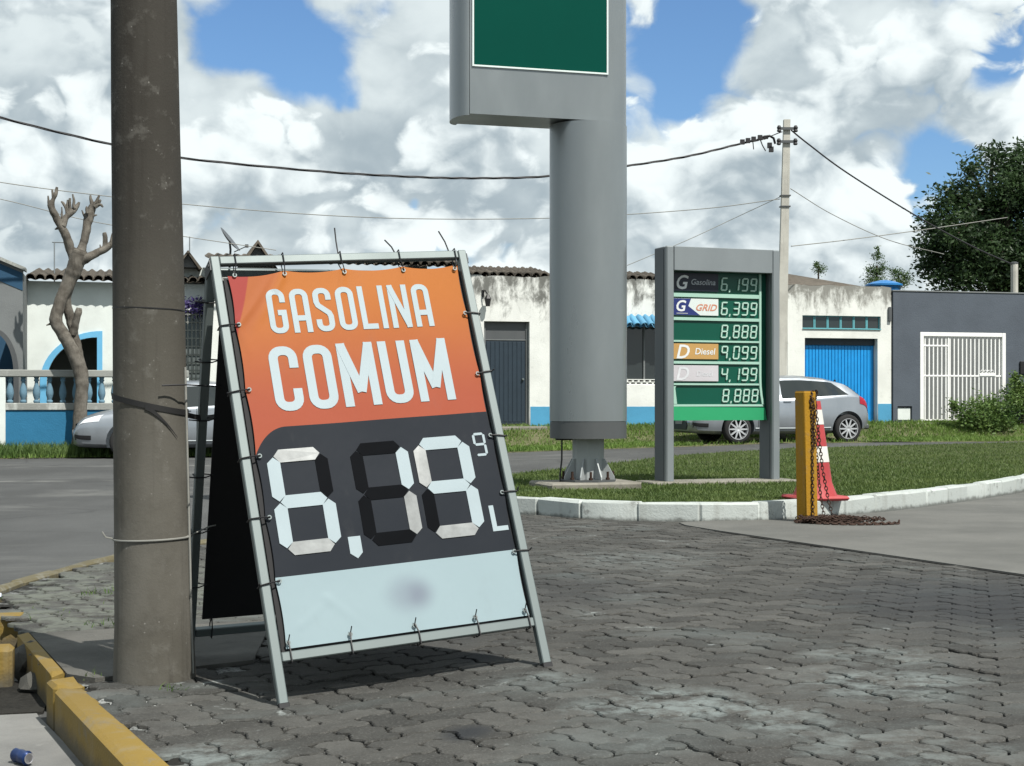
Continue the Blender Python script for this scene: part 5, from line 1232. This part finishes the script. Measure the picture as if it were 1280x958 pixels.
m = MB(); m.tube([(0, 0, 0), (0, 0, fz(330, 1268, .6)-gpb)], .09, 10); obj('pipe', m, M['utilconc'], gpt); m = MB(); m.lathe([(.1, 0), (.1, .03), (.05, .05)], 10); m.xf(Matrix.Translation((0, 0, fz(330, 1268, .6)-gpb))); obj('cap', m, M['greyd'], gpt)
def wire(pts, r, label, mat='wire', k=8, parts=None):
    m = MB(); m.tube(catmull(pts, k), r, 6); return tag(obj('overhead_wire', m, M[mat]), label, 'wire')
ML = [(-260, 62), (-120, 109), (0, 147), (140, 181), (225, 197.5), (400, 214.5), (520, 221.5), (600, 223), (684, 220.5), (785, 207.5), (860, 195.5), (925, 180), (948, 175), (960, 172.5)]
main = [at(x, y, 27+7.4*(x+260)/1240) for x, y in ML]
tw_p = catmull(main, 10); m = MB()
for ph in (0, 2.1, 4.2):
    m.tube([p+Vector((0, .016*math.cos(i*.62+ph), .016*math.sin(i*.62+ph))) for i, p in enumerate(tw_p)], .013, 5)
mw = obj('overhead_cable', m, M['wire'], smooth=60); tag(mw, 'thick twisted black cable sagging across the sky to the utility pole top', 'cable')
m = MB(); e_ = at(958, 173, YU)
m.tube([at(945, 176, YU), at(955, 171, YU), at(962, 170, YU), at(967, 173, YU), at(969, 180, YU)], .028, 6); m.tube([at(960, 172, YU), at(972, 167, YU-.1), at(978, 165, YU-.12)], .012, 5)
for x in (928, 935, 942, 950): m.box(*(lambda p: (p.x-.05, p.x+.05, p.y-.04, p.y+.04, p.z-.05, p.z+.06))(at(x, 178-(x-928)*.25, YU)))
m.tube([at(950, 174, YU), at(953, 182, YU), at(957, 189, YU)], .014, 5); m.tube([at(941, 177, YU), at(942, 187, YU)], .012, 5); m.box(*(lambda p: (p.x-.05, p.x+.05, p.y-.04, p.y+.04, p.z-.06, p.z+.06))(at(962, 182, YU))); m.box(*(lambda p: (p.x-.05, p.x+.05, p.y-.04, p.y+.04, p.z-.06, p.z+.06))(at(964, 187, YU)))
obj('cable_splice', m, M['wire'], mw, smooth=40)
wire([at(989, 163, YU), at(1010, 180, YU+.3), at(1060, 217, YU+.9), at(1150, 273, YU+1.9), at(1215, 308, YU+2.6), at(1266, 331, gp.y)], .018, 'dark wire running down from the utility pole top to the post behind the grey wall')
wire([at(-120, 200, 30), at(0, 228, 31), at(225, 255, 32), at(460, 272, 33), at(684, 273, 33.5), at(870, 262, 34), at(975, 249, YU)], .010, 'upper thin grey wire across the sky into the middle of the utility pole', 'cord')
wire([at(-120, 228, 30), at(0, 249, 31), at(110, 276, 31.5), at(225, 295, 32), at(345, 313, 33)], .009, 'lower thin grey wire over the bare tree down to the roof by the dish', 'cord')
wire([at(989, 308, YU), at(1060, 300, YU+2), at(1150, 288, YU+4), at(1260, 272, YU+8)], .012, 'thin grey wire rising right from the utility pole into the big tree', 'cord')
wire([at(784, 332, 34.5), at(860, 300, 34.6), at(920, 272, 34.7), at(976, 246, YU)], .009, 'thin wire slanting up from the white house roof to the utility pole', 'cord')
wire([at(988, 236, YU), at(1040, 268, YU+1), at(1110, 300, YU+2), at(1180, 318, YU+3)], .009, 'faint thin wire drooping right of the utility pole below the dark one', 'cord')

# ------------------------------------------------------------------ trees and bushes
YT = W(fu(98, -1.95), -1.95).y
bt = thing('bare_tree', 'bare pollarded tree with twisted double trunk and stubby limbs on the left', 'tree', at(100, 560, YT))
def limb(name, P, par=bt, n=10, mat='bark', rough=.03, seed=1):
    q = random.Random(seed); pts = []; rs = []
    src = [(at(x, y, YT+dy), r_/FPX*YT) for x, y, r_, dy in P]
    vv = catmull([s[0] for s in src], 9); rr_ = catmull([(s[1], 0, 0) for s in src], 9)
    m = MB(); m.tube([v for v in vv], [max(.008, r_.x*(1+q.uniform(-rough, rough))) for r_ in rr_], n); o3 = Vector((seed, 2, 5))
    m.v = [tuple(Vector(p)+Vector((mnoise.noise(Vector(p)*7+o3), mnoise.noise(Vector(p)*7-o3), 0))*.02) for p in m.v]
    return obj(name, m, M[mat], par, world=True, smooth=60)
limb('trunk', [(99, 560, 9.5, 0), (100, 520, 8.5, 0), (102, 490, 8, 0), (101, 465, 9, 0), (91, 440, 8.5, -.05), (79, 418, 8, -.1), (70, 402, 7.5, -.12), (75, 378, 7.5, -.08), (85, 356, 8.5, 0), (93, 337, 9.5, 0), (99, 318, 10, 0), (101, 312, 8, 0)], seed=2, n=12)
limb('second_trunk', [(100, 462, 7, .1), (96, 435, 6.5, .12), (91, 412, 5.5, .12), (87, 395, 5.5, .1), (83, 375, 6, .05), (88, 352, 7, .05), (94, 336, 7, 0)], seed=3)
limb('branch_stub', [(91, 418, 5, .05), (95, 402, 4.5, .0), (98, 390, 4, -.02), (99, 385, 3, -.02)], seed=4)
limb('branch', [(96, 330, 6.5, 0), (89, 314, 6, 0), (83, 296, 5.3, -.1), (77, 284, 5, -.15), (70, 271, 4.2, -.2), (64, 260, 4.2, -.25), (66, 250, 3, -.25), (69, 243, 2.3, -.25), (71.5, 234, 1.4, -.25)], seed=5)
limb('branch', [(77, 284, 5, -.15), (82, 273, 4, -.05), (88, 267, 3.6, 0), (95, 260, 3, .05), (99, 253, 1.2, .08)], seed=6)
limb('branch', [(100, 322, 6.5, 0), (103, 308, 5.6, .1), (107, 293, 5.2, .15), (110, 276, 5.6, .2), (114, 262, 5, .25), (117.5, 256, 4, .25)], seed=7)
limb('branch', [(99, 328, 7, 0), (110, 322, 5.6, 0), (120, 317, 5, .1), (130, 312, 4.6, .15), (138, 306, 4, .2), (146, 297, 2.5, .2)], seed=8)
for i, P in enumerate([[(64, 262, 3, -.2), (61, 254, 1.8, -.2), (60, 245, .9, -.2)], [(68, 250, 2, -.2), (66, 243, 1.6, -.2), (65, 237, .9, -.2)], [(75, 284, 3, -.1), (71, 286, 1.6, -.1), (68, 287, .7, -.1)],
    [(84, 269, 2.6, 0), (82, 259, 1.9, 0), (79, 254, 1.6, 0), (76.5, 252, .9, 0)], [(84, 269, 2.2, 0), (84, 258, 1.8, 0), (84.5, 250, 1.1, 0)], [(88, 266, 2.4, 0), (88, 256, 2, 0), (88, 248, 1.4, 0)], [(93, 261, 2.3, 0), (92.5, 252, 2, 0), (90.5, 243, 1.2, 0)], [(78, 275, 1.5, 0), (77, 266, 1.1, 0), (77.5, 259, .7, 0)],
    [(116, 257, 3, .25), (114, 250, 2, .25), (113, 244, 1, .25)], [(118, 257, 3, .25), (122, 250, 2.2, .25), (124, 244, 1.2, .25)], [(119, 259, 2.5, .2), (125, 256, 2, .2), (129, 259, 1, .2)], [(119, 258, 2.5, .3), (125, 252, 2, .3), (127, 250, 1, .3)], [(108, 272, 3, .2), (104, 268, 1.7, .2), (102, 263, .8, .2)], [(109, 267, 2.6, .1), (108, 261, 1.6, .1), (108, 258, .7, .1)], [(114, 271, 2.2, .2), (118, 269.5, 1.4, .2), (121, 269, .7, .2)],
    [(131, 312, 3.2, .15), (131.5, 302, 3, .15), (131, 293, 2.6, .15), (130.5, 291, 2, .15)], [(128, 313, 1.6, .1), (126, 309, 1.1, .1), (125, 306, .6, .1)], [(137, 307, 2.6, .2), (140, 299, 2, .2), (141, 292, 1.2, .2)], [(69, 403, 2.6, -.12), (63, 405, 1.6, -.14), (58, 407, .8, -.16)]]):
    limb('twig', P, seed=30+i, n=6)

def crown(name, label, cat, base, trunk_h, blobs_, nleaf, size, lmat, seed, limbs=True, trunk_r=.25, sparse=.0):
    q = random.Random(seed); t = thing(name, label, cat, base, group='small trees behind the garage' if name == 'small_tree' else None)
    cs = [Vector(b[:3]) for b in blobs_]; mid = sum(cs, Vector())/len(cs)
    m = MB(); m.tube(catmull([(0, 0, -.3), (.08*trunk_r, 0, trunk_h*.5), (mid.x*.5, mid.y*.5, trunk_h), (mid.x, mid.y, mid.z)], 5), [trunk_r*(1.25-.75*i/15) for i in range(16)], 10); obj('trunk', m, M['barkd'], t, smooth=60)
    if limbs:
        m = MB()
        for c in cs: m.tube(catmull([(mid.x*.45, mid.y*.45, trunk_h*.9), tuple(mid.lerp(c, .45)-Vector((0, 0, .2))), tuple(c)], 5), [trunk_r*.38*(1-.075*i) for i in range(11)], 6)
        obj('limb', m, M['barkd'], t, smooth=60)
    m = MB(); tot = sum(b[3]**2 for b in blobs_)
    for b in blobs_:
        n_ = int(nleaf*b[3]**2/tot); c = Vector(b[:3]); tw = []
        ncl = max(6, int(n_/26))
        for _ in range(ncl):
            d = Vector((q.gauss(0, 1), q.gauss(0, 1), q.gauss(0, 1))).normalized(); rr_ = b[3]*(q.random()**.45)*(1+.30*mnoise.noise(d*2.2+c)); p = c+Vector((d.x, d.y, d.z*b[4]))*rr_
            sp_r = min(size*1.35, b[3]*.45); pts_ = [tuple(p+Vector((q.gauss(0, 1), q.gauss(0, 1), q.gauss(0, .75)))*sp_r) for _ in range(int(26*(1-sparse)))]
            leaves(m, pts_, size, q)
    obj('crown', m, M[lmat], t, smooth=0); return t
# big dark tree behind the slate wall
bx_, by_ = 15.6, 43.5; px2 = lambda px, py, Y: ((px-640)/FPX*Y-bx_, Y-by_, CAMH+(HZ-py)/FPX*Y)
big = []
for (px, py, Y, r_) in ((1178, 325, 43, .62), (1176, 288, 43.5, .5), (1163, 345, 43, .38), (1186, 262, 43, .4), (1214, 228, 43.6, .42), (1209, 262, 43.2, .62), (1196, 310, 42.5, .85), (1225, 285, 43.5, .95), (1258, 228, 43.5, .62), (1240, 212, 44, .36), (1240, 335, 42.5, 1.0), (1285, 224, 43.5, .62), (1278, 255, 43, 1.0), (1300, 320, 43, 1.5), (1340, 262, 43.5, 1.6), (1390, 300, 44, 1.8), (1350, 340, 43, 1.6), (1345, 220, 44.2, 1.0), (1190, 348, 44, .7), (1185, 364, 43, .6), (1225, 362, 42.5, .8), (1260, 362, 43, .9), (1295, 360, 43.5, 1.2), (1262, 275, 44.5, .9), (1225, 322, 44.5, .9), (1272, 204, 43.8, .3), (1158, 325, 43.2, .3), (1160, 300, 43.2, .3)):
    big.append((*px2(px, py, Y), r_, .85))
crown('leafy_tree', 'large dark green leafy tree rising behind the slate grey wall', 'tree', (bx_, by_, z_b(14)), 2.2, big, 58000, .165, 'leafd', 5, True, .3)
# smaller trees behind the garage
def px3(px, py, Y, b): return ((px-640)/FPX*Y-b[0], Y-b[1], CAMH+(HZ-py)/FPX*Y)
b0 = (12.2, 49.5)
crown('slender_tree', 'slender pointed tree rising behind the garage roof', 'tree', (b0[0], b0[1], .3), 2.5, [(*px3(1098, 324, 49.5, b0), .09, 2.2), (*px3(1096, 334, 49.5, b0), .15, 1.6), (*px3(1090, 349, 49.5, b0), .2, 1.), (*px3(1101, 348, 49.5, b0), .2, 1.1), (*px3(1095, 362, 49.5, b0), .35, 1.)], 2600, .075, 'leafm', 8, False, .06)
b0 = (13.1, 50.5)
crown('small_tree', 'small pale green tree behind the blue water tank', 'tree', (b0[0], b0[1], .3), 2.4, [(*px3(1120, 354, 50.5, b0), .2, .9), (*px3(1116, 349, 50.5, b0), .13, 1.1), (*px3(1131, 358, 50.5, b0), .22, .8), (*px3(1125, 364, 50.5, b0), .35, .8)], 1700, .075, 'leafm', 9, False, .06)
b0 = (9.95, 48.)
crown('small_tree', 'tiny tree top showing over the ridge of the garage roof', 'tree', (b0[0], b0[1], .3), 2.8, [(*px3(1022, 342, 48, b0), .09, 1.0), (*px3(1024, 348, 48, b0), .16, 1.)], 500, .07, 'leafm', 10, False, .05)
tk = W(fu(1105, 6), 6, 0); wt = thing('water_tank', 'blue plastic water tank with lid above the garage roof', 'water tank', (tk.x, tk.y, fz(368, 1105, 6)))
m = MB(); m.lathe([(.42, 0), (.5, .25)], 24); m.lathe([(.48, -.9), (.42, 0)], 24); obj('tank_body', m, M['tank'], wt); m = MB(); m.lathe([(.53, .23), (.53, .28), (.3, .36), (.12, .40)], 24); obj('tank_lid', m, M['tank'], wt)
# bushes in front of the gate
ubx = fu(1222, -.75); wb = W(ubx, -.75, z_vg(ubx, -.75)); B = lambda px, py, v: tuple(W(fu(px, v), v, fz(py, px, v))-wb)
crown('gate_bush', 'leafy green bush in front of the white barred gate', 'bush', wb, .25, [(*B(1210, 522, -.8), .30, .9), (*B(1225, 515, -.7), .36, .95), (*B(1243, 518, -.8), .34, .9), (*B(1258, 510, -.7), .34, 1.0), (*B(1236, 506, -.6), .28, .9), (*B(1200, 514, -.8), .18, 1.2), (*B(1192, 506, -.8), .10, 1.5), (*B(1250, 528, -.85), .32, .7), (*B(1222, 529, -.9), .32, .7)], 4600, .10, 'leafy', 12, True, .035)
ubx = fu(1278, -.5); wb = W(ubx, -.5, z_vg(ubx, -.5)); 
crown('tall_shrub', 'taller thin shrub at the right edge beside the slate wall', 'bush', wb, .4, [(*B(1268, 492, -.5), .22, 1.2), (*B(1275, 480, -.5), .18, 1.4), (*B(1283, 488, -.5), .26, 1.2), (*B(1272, 505, -.5), .26, 1.), (*B(1285, 508, -.5), .3, 1.), (*B(1270, 470, -.5), .1, 1.6)], 2200, .10, 'leafy', 13, True, .03)
uw = fu(966, -.6); wb = W(uw, -.6, z_vg(uw, -.6))

# ------------------------------------------------------------------ parked cars
def car(name, label, loc, rot, L=4.3, hatch=True):
    t = thing(name, label, 'car', loc, rot, 'silver cars parked along the houses'); hl = L/2
    key = np.array([-1, -.985, -.96, -.915, -.86, -.80, -.72, -.5, -.2, .0, .1, .2, .3, .40, .48, .6, .8, .9, .955, .985, 1.])*hl
    ztop = np.array([.50, .74, .93, 1.03, 1.12, 1.225, 1.34, 1.445, 1.50, 1.495, 1.465, 1.385, 1.25, 1.09, 1.0, .955, .87, .80, .72, .62, .48])
    zbot = np.array([.36, .30, .28, .26, .24, .23, .22, .21, .20, .2, .2, .2, .2, .2, .2, .2, .21, .22, .23, .25, .3])
    hw = np.array([.62, .72, .77, .81, .84, .855, .868, .88, .885, .885, .885, .884, .882, .88, .878, .872, .85, .815, .77, .72, .60])
    zbelt = np.array([.50, .72, .90, .99, 1.03, 1.045, 1.04, 1.0, .955, .93, .93, .925, .92, .915, .905, .88, .81, .745, .67, .58, .46])
    roof = np.array([.50, .56, .60, .62, .61, .60, .585, .60, .605, .60, .60, .59, .60, .63, .64, .63, .58, .52, .45, .38, .28])
    def sm(tab, x, w_=.05): return sum(np.interp(x+d*w_, key, tab)*k for d, k in ((-1, .2), (-.5, .2), (0, .2), (.5, .2), (1, .2)))
    def ring(x):
        zt_, zb2, w_, be, rf = (float(sm(a, x)) for a in (ztop, zbot, hw, zbelt, roof))
        be = min(be, zt_-.02); rf = min(rf, w_*.86)
        P = [(0, zb2), (w_*.80, zb2), (w_*.95, zb2+.07), (w_*.985, zb2+.17), (w_*1.0, .5+.0*zb2 if be > .55 else (be+zb2)/2), (w_*1.0, min(.66, be-.05)), (w_*.965, be-.03), (w_*.925, be), (rf+(w_*.925-rf)*.5, be+(zt_-be)*.52), (rf+.035, zt_-(zt_-be)*.12-.008), (rf*.75, zt_-.012), (0, zt_)]
        return P
    def surf(x, s):
        P = ring(x); i = min(len(P)-2, int(s)); f = s-i; return Vector((x, P[i][0]*(1-f)+P[i+1][0]*f, P[i][1]*(1-f)+P[i+1][1]*f))
    xs_ = np.unique(np.concatenate([np.linspace(-hl, hl, 64), key*.999])); ss2 = [0, .5, 1, 1.5, 2, 2.5, 3, 3.5, 4, 4.5, 5, 5.5, 6, 6.5, 7, 7.5, 8, 8.5, 9, 9.5, 10, 10.5, 11]
    m = MB(); rows = []
    for x in xs_:
        p = [surf(x, s) for s in ss2]; rows.append([(v.x, v.y, v.z) for v in p]+[(v.x, -v.y, v.z) for v in p[-2:0:-1]])
    nn = len(rows[0])
    for r_ in rows: m.v += r_
    for i in range(len(rows)-1):
        for j in range(nn): j2 = (j+1) % nn; m.f.append((i*nn+j, i*nn+j2, (i+1)*nn+j2, (i+1)*nn+j))
    m.f += [tuple(range(nn)), tuple((len(rows)-1)*nn+j for j in range(nn))[::-1]]
    body = obj('body', m, M['car'], t, smooth=50)
    wx = (.52*hl, -.72*hl); WR = .315
    cut = MB()
    for x in wx:
        for s in (-1, 1):
            c_ = MB(); c_.lathe([(.375, 0), (.375, .36)], 36); c_.xf(Matrix.Translation((x, s*.92+(.0 if s < 0 else 0), WR+.015)) @ Matrix.Rotation(R(-90*s*-1), 4, 'X')); cut.merge(c_)
    cme = mesh_of('cut', cut, None, 0); co_ = bpy.data.objects.new('cut', cme); COL.objects.link(co_)
    co_.matrix_world = t.matrix_world
    body.matrix_parent_inverse = Matrix(); bpy.context.view_layer.update()
    co_.parent = t; bpy.context.view_layer.update()
    co_.matrix_basis = Matrix()
    md = body.modifiers.new('b', 'BOOLEAN'); md.object = co_; md.operation = 'DIFFERENCE'; md.solver = 'EXACT'
    bpy.context.view_layer.update(); dg = bpy.context.evaluated_depsgraph_get(); nm = bpy.data.meshes.new_from_object(body.evaluated_get(dg))
    body.modifiers.clear(); body.data = nm; nm.set_sharp_from_angle(angle=R(40)); bpy.data.objects.remove(co_)
    def patch(nm_, mat, xa, xb_, sa, sb, side_, off=.006, nx=10, ns=6, xslant=0., xs2=None):
        m = MB(); P = []
        for i in range(nx+1):
            r_ = []
            for j in range(ns+1):
                s = sa+(sb-sa)*j/ns; x = (xa+(xb_-xa)*i/nx)
                x += (xslant*(1-i/nx)+(xslant if xs2 is None else xs2)*(i/nx))*(j/ns)
                p = surf(x, s); e1 = surf(x+.01, s)-surf(x-.01, s); e2 = surf(x, s+.02)-surf(x, s-.02); n_ = e1.cross(e2).normalized()
                if n_.y < 0 and abs(n_.y) > .1: n_ = -n_
                if n_.z < 0 and abs(n_.y) <= .3: n_ = -n_
                p = p+n_*off; r_.append((p.x, p.y*side_, p.z))
            P.append(r_)
        m.grid(P); return obj(nm_, m, mat, t, smooth=60)
    for s in (1, -1):
        patch('side_window', M['glasspale' if s > 0 else 'glass'], .395*hl, .05*hl, 7.12, 8.85, s, xslant=-.20*hl, xs2=0); patch('side_window', M['glass'], .02*hl, -.74*hl, 7.15, 8.75, s, xslant=0, xs2=.17*hl)
        patch('headlamp', M['lamp'], .95*hl, .77*hl, 5.35, 6.75, s, .008, xslant=-.05*hl); patch('bumper_intake', M['black'], .985*hl, .84*hl, 2.75, 3.5, s, .008); patch('tail_lamp', M['tail'], -.995*hl, -.86*hl, 5.6, 6.9, s, .01)
        m = MB()
        for x in (.30*hl, -.12*hl): m.tube([surf(x, s2)*1+Vector((0, .003, 0)) for s2 in np.linspace(2.2, 7, 14)], .005, 4)
        if s < 0: m.v = [(x, -y, z) for x, y, z in m.v]
        obj('door_seam', m, M['black'], t)
        m = MB(); p = surf(-.06*hl, 6.2); m.box(-.06*hl-.02, -.06*hl+.16, p.y-.005, p.y+.03, p.z-.02, p.z+.015, .01)
        if s < 0: m.v = [(x, -y, z) for x, y, z in m.v]
        obj('door_handle', m, M['car'], t)
        m = MB(); m.box(.35*hl, .35*hl+.13, .9, 1.05, .93, 1.06, .035)
        if s < 0: m.v = [(x, -y, z) for x, y, z in m.v]
        obj('mirror', m, M['black'], t)
        m = MB(); m.tube([surf(x, 2.6)+Vector((0, .004, 0)) for x in np.linspace(.33*hl, -.52*hl, 12)], .016, 5)
        if s < 0: m.v = [(x, -y, z) for x, y, z in m.v]
        obj('sill_trim', m, M['greyt'], t)
    def top_patch(nm_, mat, xa, xb_, sa):
        P = []
        for i in range(9):
            x = xa+(xb_-xa)*i/8; r_ = [surf(x, s) for s in np.linspace(sa, 11, 8)]; r_ = [(p.x, p.y, p.z+.008) for p in r_]; P.append(r_+[(x_, -y_, z_) for x_, y_, z_ in r_[-2::-1]])
        m = MB(); m.grid([[(x_+(.006 if xa > 0 else -.006), y_, z_) for x_, y_, z_ in r_] for r_ in P]); obj(nm_, m, mat, t, smooth=60)
    top_patch('windscreen', M['glass'], .45*hl, .16*hl, 9.05); top_patch('rear_window', M['glass'], -.90*hl, -.75*hl, 9.1)
    # grille, bumper intakes, plate
    m = MB(); m.prism_xz([(-.40, .30), (.40, .30), (.46, .40), (.38, .50), (-.38, .50), (-.46, .40)], -.03, .03); m.xf(Matrix.Translation((hl-.012, 0, 0)) @ Matrix.Rotation(R(90), 4, 'Z')); obj('grille', m, M['black'], t, smooth=0)
    for s in (1, -1): m = MB(); m.prism_xz([(s*.54, .32), (s*.70, .36), (s*.70, .46), (s*.58, .43)], -.03, .03); m.xf(Matrix.Translation((hl*.97, 0, 0)) @ Matrix.Rotation(R(90), 4, 'Z')); obj('fog_lamp_recess', m, M['black'], t, smooth=0)
    m = MB(); m.prism_xz([(-.22, .60), (.22, .60), (.26, .66), (-.26, .66)], -.02, .02); m.xf(Matrix.Translation((hl*.975, 0, 0)) @ Matrix.Rotation(R(90), 4, 'Z')); obj('upper_grille', m, M['black'], t, smooth=0)
    for x, s in ((hl+.018, 1), (-hl-.004, -1)): m = MB(); m.box(min(x, x+.012*s), max(x, x+.012*s), -.2, .2, .42 if s > 0 else .62, .54 if s > 0 else .74, .003); obj('licence_plate', m, M['plate'], t)
    m = MB(); m.box(-hl-.01, -hl+.16, -.70, .70, .30, .42, .03); obj('rear_bumper', m, M['greyd'], t)
    # wheels
    for x in wx:
        for s in (1, -1):
            m = MB(); m.lathe([(.20, -.10), (.265, -.105), (.30, -.09), (WR, -.06), (WR, .06), (.30, .09), (.265, .105), (.20, .10)], 32, cap=False); m.xf(Matrix.Translation((x, s*.765, WR)) @ Matrix.Rotation(R(90), 4, 'X')); ty = obj('wheel', m, M['tyre'], t, smooth=50, label=None)
            m = MB(); m.lathe([(.0, .0), (.05, .012), (.06, .0)], 16, cap=False); 
            for k_ in range(10):
                a = 2*math.pi*k_/10; sp2 = MB(); sp2.prism([(.04, -.020), (.205, -.014), (.205, .014), (.04, .020)], -.012, .012); sp2.xf(Matrix.Rotation(a, 4, 'Z')); m.merge(sp2)
            m.lathe([(.195, -.03), (.215, .02), (.225, .02), (.225, -.03)], 32, cap=False)
            m.xf(Matrix.Translation((x, s*.855, WR)) @ Matrix.Rotation(R(-90*s), 4, 'X')); obj('rim', m, M['rim'], ty, smooth=30)
            m = MB(); m.lathe([(0, 0), (.2, 0)], 24, cap=False); m.xf(Matrix.Translation((x, s*.80, WR)) @ Matrix.Rotation(R(-90*s), 4, 'X')); obj('brake_disc', m, M['dark'], ty)
    for x in wx: m = MB(); m.lathe([(.37, -.88), (.37, .88)], 24); m2 = MB(); m2.box(x-.3, x+.3, -.54, .54, .24, .6); obj('wheel_well', m2, M['dark'], t)
    return t
# local +x is the nose; noses point left, so the car is turned half round
cx_, cy_ = 5.93, 32.08
cp = Vector((cx_, cy_, 0))+Vector((-SS, SC, 0))*.885
car('parked_car', 'silver hatchback parked in front of the blue garage door', (cp.x, cp.y, z_rd(cp.x, 0)+.0), TH+math.pi, 4.2)
fx = (93-640)/FPX*27.75; cp = Vector((fx+4.0/2*SC, 27.75+4.0/2*SS, 0))+Vector((-SS, SC, 0))*.80
car('parked_car', 'silver car half hidden by the concrete pole, parked before the balustrade', (cp.x, cp.y, z_rd(cp.x, 0)), TH+math.pi, 4.05)
